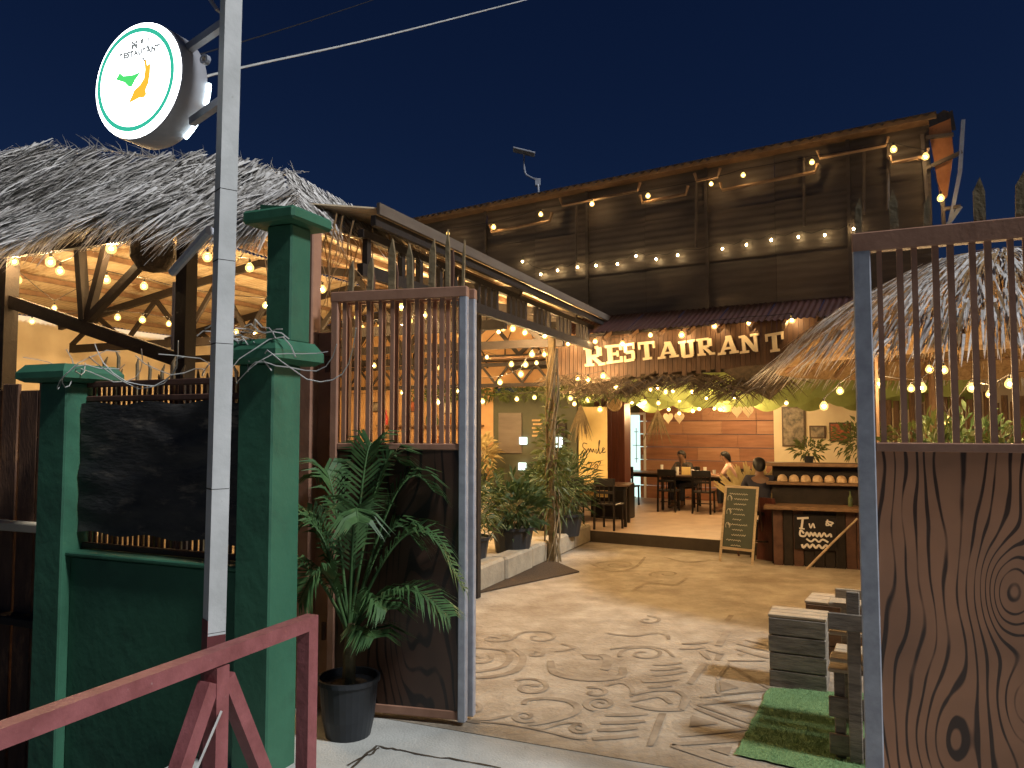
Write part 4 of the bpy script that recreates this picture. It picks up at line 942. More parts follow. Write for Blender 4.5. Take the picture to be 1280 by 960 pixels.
for p, rz, lb in ((T2 + U2 * -.3 - W2 * .6, ANG_U2 + math.pi, 'black cafe chair at the empty table, yard side'), (T2 + U2 * .9, ANG_U2 - 1.5, 'black cafe chair at the end of the empty table, plank wall side'), (T2 - U2 * .95, ANG_U2 + 1.6, 'black cafe chair at the end of the empty table, pillar side')): copy_tree(ch0, p, rz, lb)
t3 = copy_tree(tb, at_floor(738, 14.6), ANG_U2 + .3, 'dining table left of the mahogany pillar by the planter'); T3 = V(t3.location)
t4 = copy_tree(tb, at_floor(940, 17.6), ANG_U2 + .1, 'dining table behind the fan palm'); T4 = V(t4.location)
for p, rz, lb in ((T3 + V((.25, -.75, 0)), 2.6, 'black cafe chair in front of the table by the planter'), (T3 + V((-.45, -.7, 0)), 3.4, 'black cafe chair at the planter end of the table by the pillar'), (T4 - W2 * .65, ANG_U2 + math.pi, 'black cafe chair behind the chalkboard and fan palm')): copy_tree(ch0, p, rz, lb)
# things on the tables
cup = mesh_of(MB().lathe((0, 0, 0), [(0, 0), (.03, 0), (.038, .1), (.034, .1), (.028, .01)], 10), 'cup', m['white'])
for i, (p, lb) in enumerate(((T1 + U2 * -.1 + W2 * .05, 0), (T1 + U2 * .15 + W2 * .15, 0), (T1 + U2 * .4, 0), (T1 - U2 * .4 - W2 * .1, 0), (T4 + U2 * .1, 0), (T2 + U2 * .3, 0))):
    o = inst('cup', cup, None, p + Z * .763, scl=(1, 1, 1.2 + .5 * (i % 2))); tag(o, ('tall' if i % 2 else 'short') + ' white cup standing on the ' + ('diners table' if i < 4 else 'table behind the fan palm' if i == 4 else 'empty table by the door'), 'cup', 'cups on the dining tables')
o = MB().bbox(T1 + U2 * -.2 - W2 * .1 + Z * .85, .2, .03, .17, U2, W2, Z).build('menu_card', m['banner']); tag(o, 'yellow menu card standing on the diners table', 'menu card')
o = MB().lathe(T1 + U2 * .15 - W2 * .02 + Z * .763, [(0, 0), (.1, .0), (.15, .04), (.14, .045), (0, .02)], 16).build('plate', m['white']); tag(o, 'white plate of food on the diners table', 'plate')

# ================================================================== PEOPLE
def skin_mesh(name, joints, edges, mat, parent, sub=2):
    me = bpy.data.meshes.new(name); me.from_pydata([tuple(j[0]) for j in joints], edges, [])
    o = bpy.data.objects.new(name, me); COL.objects.link(o)
    md = o.modifiers.new('skin', 'SKIN'); md.use_smooth_shade = True
    for i, j in enumerate(joints):
        sv = me.skin_vertices[0].data[i]; sv.radius = (j[1], j[2] if len(j) > 2 else j[1]); sv.use_root = (i == 0)
    s2 = o.modifiers.new('sub', 'SUBSURF'); s2.levels = sub; s2.render_levels = sub
    dg = bpy.context.evaluated_depsgraph_get(); dg.update()
    me2 = bpy.data.meshes.new_from_object(o.evaluated_get(dg)); bpy.data.objects.remove(o)
    me2.materials.clear()
    return mkobj(name, me2, mat, parent, True)
def person(label, loc, rz, seat, skin, shirt, trousers, lean=.18, arms=(.3, .3), hairlen=.0, foot=0.0):
    """seated figure facing +y in its own frame"""
    t = thing('person', label, 'person', loc, rz)
    s = seat; hip = V((0, 0, s + .10)); ch = V((0, lean * .75, s + .42)); nk = V((0, lean, s + .58)); hd = V((0, lean + .05, s + .70)); tp = V((0, lean + .06, s + .80))
    J = [(hip, .14, .11), (ch, .15, .105), (nk, .05, .055), (hd, .078, .092), (tp, .062, .075)]
    E = [(0, 1), (1, 2), (2, 3), (3, 4)]
    hands = []
    for sx in (-1, 1):
        k = len(J); sh = V((sx * .18, lean * .85, s + .50)); el = V((sx * .26, lean + .12, s + .27)); wr_ = V((sx * (.12), lean + arms[0 if sx < 0 else 1], s + .34))
        J += [(sh, .055), (el, .042), (wr_, .027)]; E += [(1, k), (k, k + 1), (k + 1, k + 2)]; hands.append((wr_, (wr_ - el).normalized(), sx))
        k = len(J); J += [(V((sx * .1, .05, s + .08)), .085), (V((sx * .13, .42, s + .07)), .065), (V((sx * .13, .40, foot + .1)), .042), (V((sx * .13, .44, foot + .04)), .04), (V((sx * .13, .58, foot + .03)), .035)]
        E += [(0, k), (k, k + 1), (k + 1, k + 2), (k + 2, k + 3), (k + 3, k + 4)]
    body = skin_mesh('body', J, E, skin, t)
    mb = MB()
    for wr_, d, sx in hands:
        side = d.cross(Z).normalized(); mb.tube([wr_ - d * .01, wr_ + d * .045, wr_ + d * .085], [.025, .036, .03], 8)
        for q in range(4):
            b_ = wr_ + d * .08 + side * (-.027 + q * .018); ln = (.06, .07, .066, .05)[q]; mb.tube([b_, b_ + d * ln * .55 - Z * .008, b_ + d * ln - Z * .03], [.0095, .0085, .006], 6)
        th = wr_ + d * .03 - side * sx * .03; mb.tube([th, th - side * sx * .03 + d * .03, th - side * sx * .035 + d * .06 - Z * .015], [.011, .01, .007], 6)
    # nose, ears
    mb.add([hd + V((0, .10, .02)), hd + V((-.014, .085, -.02)), hd + V((.014, .085, -.02)), hd + V((0, .115, -.018))], [(0, 1, 3), (0, 3, 2), (1, 2, 3)])
    for sx in (-1, 1): mb.lathe(hd + V((sx * .08, .0, .0)), [(0, .012), (.022, .006), (.026, 0), (.0, -.005)], 8, V((sx, 0, 0)))
    bo = bpy.data.objects[body.name]; me = bo.data; bm = bmesh.new(); bm.from_mesh(me); k0 = [bm.verts.new(v) for v in mb.v]
    for f in mb.f:
        try: bm.faces.new([k0[i] for i in f])
        except ValueError: pass
    bm.to_mesh(me); bm.free(); me.polygons.foreach_set('use_smooth', [True] * len(me.polygons))
    mb = MB()
    for sx in (-1, 1): mb.lathe(hd + V((sx * .032, .083, .022)), [(0, .008), (.011, .004), (.012, 0)], 8, V((0, 1, 0)))
    mb.box(hd + V((0, .086, -.045)), .045, .01, .008); mb.build('eyes_and_mouth', m['hair'], t, world=False)
    JS = [(hip + Z * -.02, .155, .125), (ch, .172, .122), (nk - Z * .04, .075, .07)]; ES = [(0, 1), (1, 2)]
    for sx in (-1, 1):
        k = len(JS); JS += [(V((sx * .185, lean * .85, s + .50)), .068), (V((sx * .245, lean + .08, s + .31)), .06)]; ES += [(1, k), (k, k + 1)]
    skin_mesh('shirt', JS, ES, shirt, t)
    JT = [(hip - Z * .02, .15, .125)]; ET = []
    for sx in (-1, 1):
        k = len(JT); JT += [(V((sx * .1, .05, s + .08)), .098), (V((sx * .13, .42, s + .07)), .078), (V((sx * .13, .40, foot + .14)), .058)]; ET += [(0, k), (k, k + 1), (k + 1, k + 2)]
    skin_mesh('trousers', JT, ET, trousers, t)
    mb = MB(); hc = hd + V((0, -.012, .03)); rows = []
    for i in range(9):
        th = math.pi * i / 8 * .64
        rows.append([hc + V((math.cos(k * math.pi / 8) * .098 * math.sin(th), math.sin(k * math.pi / 8) * .112 * math.sin(th) - .02 * (i / 8), .098 * math.cos(th) - (hairlen + .05) * max(0, -math.sin(k * math.pi / 8)) * (i / 8) ** 2 + (.05 * max(0, math.sin(k * math.pi / 8)) * (i / 8) ** 2))) for k in range(16)])
    mb.add([p for r_ in rows for p in r_], [(i * 16 + k, i * 16 + (k + 1) % 16, (i + 1) * 16 + (k + 1) % 16, (i + 1) * 16 + k) for i in range(8) for k in range(16)])
    mb.build('hair', m['hair'], t, smooth=True, world=False)
    return t
person('seated person in a dark shirt leaning over the diners table', T1 + U2 * -.35 + W2 * .48, ANG_U2 + math.pi - .3, .47, m['skind'], m['char'], m['denim'], .2, (.34, .3))
person('seated person in a pale pink shirt leaning on the diners table', T1 + U2 * .92 + W2 * .1, ANG_U2 + math.pi / 2 + .15, .47, m['skin'], m['pink'], m['denim'], .26, (.4, .36), .06)
bs = G(962, 712); bs = at_floor(950, 11.85, 0.0)
person('seated person in a navy shirt at the bar, beside the chalkboard', bs, ANG_U2 + .35, .72, m['skind'], m['navy'], m['khaki'], .12, (.34, .34), .03, foot=.3)
t = thing('bar_stool', 'dark wooden bar stool under the navy-shirted person', 'stool', bs)
MB().lathe(bs + Z * .68, [(0, 0), (.17, 0), (.18, .03), (.17, .05), (0, .05)], 16).build('seat', m['darkwood'], t)
for k in range(4):
    d = V((math.cos(k * math.pi / 2 + .6), math.sin(k * math.pi / 2 + .6), 0)); MB().bar(bs + d * .2, bs + d * .13 + Z * .69, .035, .035).build('leg', m['darkwood'], t)
MB().lathe(bs + Z * .28, [(.175, 0), (.19, 0), (.19, .02), (.175, .02), (.175, 0)], 16).build('foot_ring', m['darkwood'], t)

# ================================================================== CHALKBOARD, BAR, FAN PALM
g0, g1 = G(903, 702), G(937, 706); bx = (g1 - g0).normalized(); bn = bx.cross(Z).normalized(); bn = bn if bn.y < 0 else -bn
t = thing('chalkboard_easel', 'A-frame chalkboard menu in a pale wood frame at the step', 'chalkboard', (g0 + g1) / 2)
wd = .50; mid = (g0 + g1) / 2; hgt = 1.12; tilt = -bn * .26
def ez(x, z, o=0.0): return mid + bx * x + Z * z + tilt * (z / hgt) + bn * o
for s in (-1, 1):
    MB().bar(ez(s * wd / 2, 0), ez(s * wd / 2, hgt), .035, .03).build('leg', m['palewood'], t); MB().bar(mid + bx * s * (wd / 2 - .03) - bn * .62, ez(s * (wd / 2 - .03), hgt - .02, -.02), .03, .025).build('leg', m['slat'], t)
for z in (hgt - .015, .2): MB().bar(ez(-wd / 2, z), ez(wd / 2, z), .03, .035).build('frame_rail', m['palewood'], t)
bd = MB().prism([ez(-wd / 2 + .015, .22), ez(wd / 2 - .015, .22), ez(wd / 2 - .015, hgt - .03), ez(-wd / 2 + .015, hgt - .03)], bn, -.012).build('board', m['chalk'], t)
rnd = random.Random(6)
for k in range(11):
    z = hgt - .12 - k * .075; x = -.1 if k % 3 else -.18; e_ = rnd.uniform(.02, .16); pts = []
    n = int((e_ - x) / .012)
    for i in range(n): pts.append(ez(x + i * .012, z + .016 * math.sin(i * 2.1 + k) * rnd.uniform(.3, 1), .004))
    MB().ribbon(pts, .008, bn).build('chalk_writing', m['chalkw'], bd)
for k in range(3):
    c = ez(-.17, hgt - .2 - k * .2, .005); MB().ribbon([c + bx * .04 * math.cos(a * .7) * (1 - .04 * a) + Z * .06 * math.sin(a * .7) for a in range(12)], .008, bn).build('chalk_drawing', m['chalkw'], bd)
# brown panel leaning behind it
MB().prism([mid + bx * .1 - bn * .55, mid + bx * .62 - bn * .45, mid + bx * .45 - bn * .4 + Z * .95, mid + bx * .2 - bn * .45 + Z * .95], bn, .02).build('rear_panel', m['mahogany'], t)
# fan palm in pot behind the easel
p = at_floor(940, 12.6, .2)
t = thing('fan_palm', 'pale fan-leaf palm in a pot behind the chalkboard', 'plant', p)
MB().lathe(p, [(0, 0), (.13, 0), (.17, .3), (.15, .3), (.14, .26), (0, .26)], 14).build('pot', m['pot'], t)
for k, (dx, h) in enumerate(((0, .62), (-.12, .55), (.12, .5))):
    b_ = p + Z * h + bx * dx; MB().tube([p + Z * .25, b_], .012, 5).build('stem', m['stem'], t); mb = MB()
    for i in range(17):
        a = math.radians(28 + 124 * i / 16); d = (bx * math.cos(a) + Z * math.sin(a) + bn * (.08 if i % 2 else -.08)).normalized(); strand(mb, b_, d, d.cross(bn).normalized(), .66, .12, .02, rnd)
    mb.build('fan_leaf', m['leafp'], t)
# bar counter
q0 = G(968, 706); bu = V((.93, -.36, 0)).normalized(); bv = V((.36, .93, 0))
bar = thing('bar_counter', 'dark wooden bar counter with pale shell trim and script sign', 'bar', q0 + bu)
def bc(a, b_, z): return q0 + bu * a + bv * b_ + Z * z
rnd = random.Random(17)
for i in range(16): MB().bbox(bc(.06 + i * .14, rnd.uniform(-.008, .008), .40), .132, .03, .80, bu, bv, Z, .004).build('front_board', m['darkwood'] if rnd.random() < .6 else m['slat'], bar)
MB().box(bc(1.12, .3, .4), 2.3, .5, .78, bu, bv, Z).build('core', m['darkwood'], bar)
MB().bbox(bc(1.12, .16, .84), 2.5, .6, .05, bu, bv, Z).build('counter_ledge', m['timber'], bar)
MB().box(bc(1.12, .42, 1.0), 2.3, .06, .30, bu, bv, Z).build('upstand', m['darkwood'], bar)
MB().bbox(bc(1.12, .40, 1.17), 2.45, .3, .04, bu, bv, Z).build('shelf', m['timber'], bar); MB().bbox(bc(1.12, .5, 1.45), 2.45, .4, .05, bu, bv, Z).build('bar_top', m['timber'], bar)
MB().box(bc(1.12, .6, 1.3), 2.3, .05, .24, bu, bv, Z).build('upstand', m['darkwood'], bar)
for i in range(14):
    c = bc(.12 + i * .165, .40, 1.195); mb = MB(); mb.lathe(c, [(.075, 0), (.078, .02), (.06, .075), (.03, .1), (0, .105)], 10); mb.build('shell', m['shell'], bar)
MB().bbox(bc(.56, -.035, .50), .56, .03, .50, bu, bv, Z).build('script_sign', m['black'], bar); sg = bpy.data.objects['script_sign']
def sl_(pts, w=.018):
    q = smooth_line([bc(.30 + x * .52, -.053, .27 + y * .46) for x, y in pts], 4); MB().ribbon(q, w, -bv).build('white_lettering', m['white'], sg)
sl_([(.05, .92), (.35, .95)], .03); sl_([(.2, .93), (.16, .62)], .03); sl_([(.1, .62), (.24, .6)], .02); sl_([(.36, .78), (.4, .64), (.46, .78), (.5, .64)], .02); sl_([(.84, .92), (.8, .74), (.98, .82), (.8, .86), (.94, .72)], .02)
sl_([(.22, .46), (.14, .56), (.12, .40), (.24, .38), (.3, .5), (.36, .38), (.4, .5), (.46, .4), (.5, .5), (.56, .38), (.62, .5), (.66, .38), (.74, .5), (.8, .4), (.9, .48), (.92, .38)], .026)
sl_([(.28, .3), (.4, .22), (.5, .3), (.6, .22), (.7, .3), (.84, .22)], .026); sl_([(.16, .12), (.2, .02), (.3, .13), (.36, .03), (.44, .13), (.52, .03), (.6, .12), (.68, .03), (.78, .13), (.84, .04)], .03)
for k in range(7):
    o = inst('bottle', bme[(0, 1, 3)[k % 3]], None, bc(1.05 + k * .14, .22, .866), scl=(.9, .9, .8)); tag(o, '%s bottle standing on the bar counter ledge' % ('green glass', 'amber glass', 'cream coloured')[k % 3], 'bottle', 'bottles on the bar ledge')
# leaning stick
s0, s1 = G(1008, 712), P(1072, 648, 10.9)
o = MB().tube([s0, s0.lerp(s1, .5) + Z * .01, s1], [.018, .016, .014], 6).build('leaning_pole', m['palewood']); tag(o, 'thin wooden pole leaning against the bar front', 'pole')

# ================================================================== CRATES, PALLET CHAIR, MATS
def crate(label, c, sx, sy, sz, rz, front):
    t = thing('wooden_crate', label, 'crate', c, rz); rnd = random.Random(sx * 100)
    n = 4; h = sz / n
    for f in (-1, 1):
        for i in range(n): MB().bbox((rnd.uniform(-.003, .003), f * (sy / 2 - .01), h * (i + .5)), sx, .02, h - .008, ch=.004).build('slat', front, t, world=False)
        for i in range(n): MB().bbox((f * (sx / 2 - .01), 0, h * (i + .5)), .018, sy - .044, h - .01, ch=.004).build('slat', front, t, world=False)
    k = 3
    for i in range(k): MB().bbox((0, -sy / 2 + sy / k * (i + .5), sz + .012), sx + .01, sy / k - .012, .022, ch=.004).build('top_slat', m['palewood'], t, world=False)  # tops paler than the sides, light from above put into the colour
    for x in (-1, 1):
        for y in (-1, 1): MB().box((x * (sx / 2 - .04), y * (sy / 2 - .04), sz / 2), .035, .035, sz - .01).build('corner_post', front, t, world=False)
    return t
c0, c1 = G(962, 858), G(1034, 868); cx = (c1 - c0); rz = math.atan2(cx.y, cx.x); ys = V((-math.sin(rz), math.cos(rz), 0))
crate('weathered slatted wooden crate with top coloured as if lit on the green turf edge', (c0 + c1) / 2 + ys * .16, cx.length, .32, .53, rz, m['greywood'])
p = P(1052, 742, 6.9); p.z = 0
crate('low pale wooden crate behind the pallet chair', p, .55, .42, .46, rz - .08, m['timber'])
# pallet chair: only its left side shows past the gate leaf
pcx = P(1085, 900, 4.75); pcx.z = 0; t = thing('pallet_chair', 'chair knocked together from grey pallet boards beside the gate leaf', 'chair', pcx, rz - .03)
def pb(nm, c, sx, sy, sz, mm='greywood'): return MB().bbox(c, sx, sy, sz, ch=.005).build(nm, m[mm], t, world=False)
for x in (-.15, .36):
    for y in (-.05, .55): pb('leg', (x, y, .45 if y > .3 else .26), .06, .06, .90 if y > .3 else .52)
for i, z in enumerate((.10, .32)): pb('side_board', (.1, -.095, z), .62, .025, .12, 'greywood')
for i in range(4): pb('seat_board', (.1, -.03 + i * .155, .535), .62, .14, .025, 'palewood')  # paler seat boards, overhead light put into their colour
for z in (.66, .86): pb('back_board', (.1, .50, z), .62, .025, .11, 'palewood')
pb('upright', (-.06, -.12, .52), .075, .03, 1.0, 'greywood'); pb('upright', (.30, -.12, .52), .075, .03, 1.0, 'greywood')
for z in (.60, .76, .93): pb('arm_board', (.1, -.03, z), .6, .16, .024, 'palewood')
pb('side_rail', (.1, -.142, .84), .6, .02, .10)
# turf mat
q = [G(x, y) for x, y in ((962, 862), (1120, 872), (1100, 985), (918, 946))]
mb = MB(); n = 18; rnd = random.Random(2)
vs_ = [q[0].lerp(q[1], i / n).lerp(q[3].lerp(q[2], i / n), j / n) + Z * (.016 + rnd.uniform(-.001, .001) + (.006 * math.sin(j * .9) if i == 0 else 0)) + (V((rnd.uniform(-.008, .008), rnd.uniform(-.008, .008), 0)) if i in (0, n) or j in (0, n) else V((0, 0, 0))) for j in range(n + 1) for i in range(n + 1)]
mb.add(vs_, [(j * (n + 1) + i, (j + 1) * (n + 1) + i, (j + 1) * (n + 1) + i + 1, j * (n + 1) + i + 1) for j in range(n) for i in range(n)])
t = thing('turf_mat', 'green artificial turf mat under the crate and pallet chair', 'mat', q[0]); mb.build('backing', m['turf'], t)
mb = MB()
for i in range(9000):
    a, b_ = rnd.random(), rnd.random(); p = q[0].lerp(q[1], a).lerp(q[3].lerp(q[2], a), b_) + Z * .015; d = V((rnd.uniform(-.5, .5), rnd.uniform(-.5, .5), 1)).normalized(); s = d.orthogonal() * .002
    mb.add([p - s, p + s, p + d * rnd.uniform(.012, .022)], [(0, 1, 2)])
mb.build('turf_blades', m['turf'], t)['kind'] = 'stuff'
mb = MB(); q = [G(x, y) for x, y in ((590, 733), (688, 701), (724, 716), (592, 744))]; mb.prism([p + Z * .006 for p in q], Z, .018)
tag(mb.build('doormat', m['mat']), 'dark brown mat lying along the planter kerb', 'mat')

# ================================================================== PLANTER AND PLANTS
kb = thing('planter_kerb', 'low rough concrete kerb of the planter along the hall', 'kerb', L(-.75, 5))
for i in range(7): MB().bbox(L(-.82 + random.uniform(-.01, .01), 2.4 + i * .95, .15), .26, .93, .30 + random.uniform(-.015, .015), U, W_, Z, .03).build('kerb_block', m['kerb'], kb)
MB().box(L(-1.6, 5.3, .12), 1.3, 6.6, .24, U, W_, Z).build('planter_bed', m['kerb'], kb)
def leafy(mb, c, rad, n, ln, wd_, rnd, up=.3):
    for i in range(n):
        d = V((rnd.gauss(0, 1), rnd.gauss(0, 1), rnd.gauss(0, 1))).normalized(); p = c + V((d.x * rad[0], d.y * rad[0], d.z * rad[1])) * rnd.random() ** .5
        a = (d + V((0, 0, up)) + V((rnd.uniform(-.6, .6), rnd.uniform(-.6, .6), rnd.uniform(-.6, .4)))).normalized(); s = a.cross(V((rnd.uniform(-1, 1), rnd.uniform(-1, 1), rnd.uniform(-.3, 1)))).normalized()
        l_ = ln * rnd.uniform(.6, 1.3); w = wd_ * rnd.uniform(.7, 1.2); mdl = p + a * l_ * .5 + Z * l_ * .06
        mb.add([p, mdl + s * w / 2, p + a * l_ - Z * l_ * .15, mdl - s * w / 2], [(0, 1, 2, 3)])
def shrub(label, base, potr, poth, rad, h, n, ln, wd_, mat, seed, group=None):
    rnd = random.Random(seed); t = thing('potted_shrub', label, 'plant', base, group=group)
    if potr: MB().lathe(base, [(0, 0), (potr * .8, 0), (potr, poth), (potr * 1.06, poth), (potr * 1.06, poth - .04), (potr * .9, poth - .03), (0, poth - .04)], 16).build('pot', m['pot'], t, smooth=False)
    for k in range(6):
        e = base + V((rnd.uniform(-1, 1) * rad[0] * .7, rnd.uniform(-1, 1) * rad[0] * .7, poth + h + rnd.uniform(-.2, .2) * rad[1])); MB().tube([base + Z * (poth - .05), (base + Z * poth).lerp(e, .5) + V((rnd.uniform(-.05, .05), rnd.uniform(-.05, .05), 0)), e], [.014, .01, .005], 5).build('stem', m['stem'], t)
    mb = MB(); leafy(mb, base + Z * (poth + h), rad, n, ln, wd_, rnd); mb.build('foliage', mat, t)['kind'] = 'stuff'
    return t
shrub('bushy olive shrub in a black pot beside the gate leaf edge', L(-1.25, 3.2, .24), .26, .32, (.45, .5), .35, 900, .12, .03, m['leafb'], 1)
shrub('fine-leaved yellowish shrub in a black pot left of the vine-wrapped post', L(-1.15, 4.6, .24), .27, .34, (.5, .6), .5, 1100, .13, .022, m['leafb'], 2)
shrub('broad-leaved dark shrub in a black tub by the vine-wrapped post', L(-.95, 5.6, .24), .30, .36, (.42, .4), .3, 420, .2, .07, m['leafc'], 3)
shrub('spiky dark plant in a rectangular black tub beside the dining step', L(-.85, 7.5, .24), .33, .36, (.5, .55), .45, 700, .28, .025, m['leafc'], 4)
shrub('flowering plant with reddish leaves in front of the olive wall', L(-1.4, 8.0, .24), .2, .3, (.4, .35), .5, 500, .13, .035, m['leafc'], 5)
shrub('pale spotted plant on a crate stand by the olive wall', L(-2.9, 8.6, .9), .14, .25, (.28, .34), .35, 160, .28, .07, m['leafp'], 6)
shrub('tall green bush growing behind the folded gate leaf', L(-2.4, 3.0, .24), .26, .3, (.6, .5), .45, 900, .14, .035, m['leafb'], 7)
o = thing('plant_stand', 'cream box stand under the pale spotted plant', 'stand', L(-2.9, 8.6)); MB().bbox(L(-2.9, 8.6, .45), .4, .4, .9, U, W_, Z).build('stand_box', m['cream'], o); MB().lathe(L(-2.9, 8.39, .72), [(0, .01), (.06, .008)], 10, -W_).build('emblem', m['white'], o)
# vine on the middle post
vt = thing('climbing_vine', 'dry climbing vine wrapped round the hall middle post', 'vine', L(-.62, 6.35)); rnd = random.Random(31)
for k in range(7):
    ph_ = rnd.uniform(0, 6.28); pts = [L(-.62, 6.35, z * 3.2 / 14) + V((math.cos(ph_ + z * .5), math.sin(ph_ + z * .5), 0)) * (.075 + .05 * math.exp(-z * .5) + rnd.uniform(0, .03)) for z in range(15)]
    MB().tube(smooth_line(pts, 3), .013, 5).build('vine_stem', m['vine'], vt)
mb = MB(); leafy(mb, L(-.62, 6.35, 1.5), (.22, 1.1), 520, .13, .04, rnd, -.2); mb.build('foliage', m['leafb'], vt)['kind'] = 'stuff'
# garland of small leaves along the hall truss and the entrance
for a_, b_, z, lb, n in ((L(-4.6, 9.0, 2.7), L(-.5, 9.0, 2.75), 0, 'leafy garland along the hall back truss', 1500), (P(690, 487, 13.2), P(790, 488, 13.2), 0, 'leafy garland above the mahogany pillar', 500)):
    rnd = random.Random(n); t = thing('leaf_garland', lb, 'garland', a_); mb = MB(); MB().tube([a_, a_.lerp(b_, .5) - Z * .06, b_], .012, 5).build('cord', m['stem'], t)
    for i in range(n):
        f = rnd.random(); leafy(mb, a_.lerp(b_, f) - Z * .06 * math.sin(math.pi * f), (.12, .13), 1, .10, .04, rnd)
    mb.build('foliage', m['leafb'], t)['kind'] = 'stuff'
# plants right of the yard, seen through the gate bars
for k, (x, Y, h, lb, mt) in enumerate(((1150, 9.6, .8, 'yellowish leafy shrub behind the gate bars, nearest the bar', 'leafb'), (1165, 7.4, 1.0, 'tall lit shrub behind the middle gate bars', 'leafb'), (1205, 8.2, 1.1, 'dark leafy shrub behind the gate bars under the hut', 'leafc'), (1262, 7.0, .9, 'olive shrub behind the outer gate bars', 'leafb'))):
    shrub(lb, at_floor(x, Y, 0), .25, .4, (.55, .7), h, 800, .16, .05, m[mt], 40 + k)
for x, Y, h, lb in ((990, 12.6, 0, 'small leafy herb on the bar top, chalkboard end'), (1035, 12.0, 0, 'bushy fern on the bar top, gate end')):
    a = .5 if x < 1000 else 1.25; rnd = random.Random(x); t = thing('bar_plant', lb, 'plant', bc(a, .5, 1.476)); MB().lathe(bc(a, .5, 1.476), [(0, 0), (.06, 0), (.08, .1), (0, .09)], 10).build('pot', m['pot'], t); mb = MB(); leafy(mb, bc(a, .5, 1.476 + (.2 if x < 1000 else .36)), (.22, .14) if x < 1000 else (.4, .3), 130 if x < 1000 else 420, .13, .035, rnd); mb.build('foliage', m['leafb'], t)['kind'] = 'stuff'
bf = thing('bamboo_fence', 'warm-lit bamboo boundary fence beyond the thatched hut', 'fence', V((9, 13, 0)))
for i in range(60):
    p = V((6.3 + i * .105, 13.4 - i * .06, 0)); MB().tube([p, p + Z * (2.5 + random.uniform(-.1, .15))], .05, 6).build('bamboo_pole', m['timber'], bf)

# ================================================================== POTTED PALM
pb_ = G(432, 931) + V((-.02, .17, 0)); pb_.z = 0
pt = thing('potted_palm', 'arching green palm in a black plastic pot before the gate leaf', 'plant', pb_)
MB().lathe(pb_, [(0, 0), (.145, 0), (.17, .12), (.19, .34), (.205, .345), (.205, .375), (.188, .375), (.18, .33), (0, .32)], 28).build('pot', m['pot'], pt, smooth=False)
MB().lathe(pb_, [(0, .33), (.18, .325)], 20).build('soil', m['mat'], pt)
MB().tube([pb_ + Z * .3, pb_ + V((.0, 0, .5)), pb_ + V((.01, 0, .72))], [.045, .04, .03], 9).build('trunk', m['stem'], pt)
rnd = random.Random(77)
def frond(tip_dir, ln, rise, droop, seed, nl=34, lw=.02, ll=.26, start=.25):
    rnd = random.Random(seed); b_ = pb_ + V((0, 0, .62)) + V((rnd.uniform(-.02, .02), rnd.uniform(-.02, .02), 0)); d = V(tip_dir).normalized()
    pts = [b_ + d * ln * t_ + Z * (rise * math.sin(min(1, t_ * 1.15) * math.pi * .55) - droop * t_ ** 2.4) for t_ in [i / 16 for i in range(17)]]
    mb = MB(); mb.tube(pts, [.011 * (1 - .8 * i / 16) + .002 for i in range(17)], 5); rac = mb.build('frond', m['leafa'], pt, smooth=True)
    mb = MB()
    for i in range(nl):
        t_ = start + (1 - start) * i / nl; k = t_ * 16; j = min(int(k), 15); p = pts[j].lerp(pts[j + 1], k - j); tg = (pts[j + 1] - pts[j]).normalized()
        s = tg.cross(Z).normalized() if abs(tg.z) < .98 else V((1, 0, 0)); upn = s.cross(tg)
        l_ = ll * math.sin(math.pi * (.12 + .8 * (t_ - start) / (1 - start))) * rnd.uniform(.85, 1.15) + .04
        for sg_ in (-1, 1):
            dd = (s * sg_ * .75 + tg * .6 + upn * .18 + V((rnd.uniform(-.08, .08),) * 3)).normalized(); side = dd.cross(upn).normalized(); w = lw * rnd.uniform(.8, 1.1)
            a, b2, c = p, p + dd * l_ * .5 + Z * .01, p + dd * l_ - Z * l_ * .28
            mb.add([a - side * w * .3, a + side * w * .3, b2 + side * w / 2, b2 - side * w / 2, c], [(0, 1, 2, 3), (3, 2, 4)])
    mb.build('leaflets', m['leafa'], rac)['kind'] = 'stuff'
for i, (dv, ln, rise, droop) in enumerate((((1, -.1, 0), .78, .95, .62), ((.9, -.35, 0), .75, .45, .25), ((-.75, -.3, 0), .5, .55, .12), ((-.9, -.1, 0), .42, .85, .2), ((.35, .25, 0), .42, 1.25, .12), ((.1, .2, 0), .3, 1.3, .05), ((.6, .2, 0), .62, 1.2, .3),
                                          ((-.3, .2, 0), .35, 1.15, .1), ((.5, -.6, 0), .35, .12, .05), ((-.5, -.6, 0), .4, .6, .3), ((.8, .3, 0), .5, .85, .3), ((-.7, .3, 0), .5, .9, .2), ((.55, -.5, 0), .38, .35, .1), ((0.2, -.5, 0), .3, .95, .15))):
    frond(dv, ln, rise, droop, i + 3)

# ================================================================== STRING LIGHTS
BR, CR = .046, .015
core_me = mesh_of(MB().lathe((0, 0, 0), [(0, -CR), (CR * .8, -CR * .6), (CR, 0), (CR * .8, CR * .6), (0, CR)], 6), 'filament', m['core'])
globe_me = mesh_of(MB().lathe((0, 0, 0), [(0, -BR), (BR * .6, -BR * .8), (BR * .95, -BR * .3), (BR * .95, BR * .3), (BR * .6, BR * .85), (BR * .35, BR * 1.2)], 12), 'globe', m['globe'])
globe_me.polygons.foreach_set('use_smooth', [True] * len(globe_me.polygons))
sock_me = mesh_of(MB().lathe((0, 0, 0), [(0, .045), (.012, .045), (.014, .09), (0, .09)], 8), 'socket', m['cable'])
core2_me = core_me.copy(); core2_me.materials.clear(); core2_me.materials.append(m['coremid']); core3_me = core_me.copy(); core3_me.materials.clear(); core3_me.materials.append(m['corelow'])
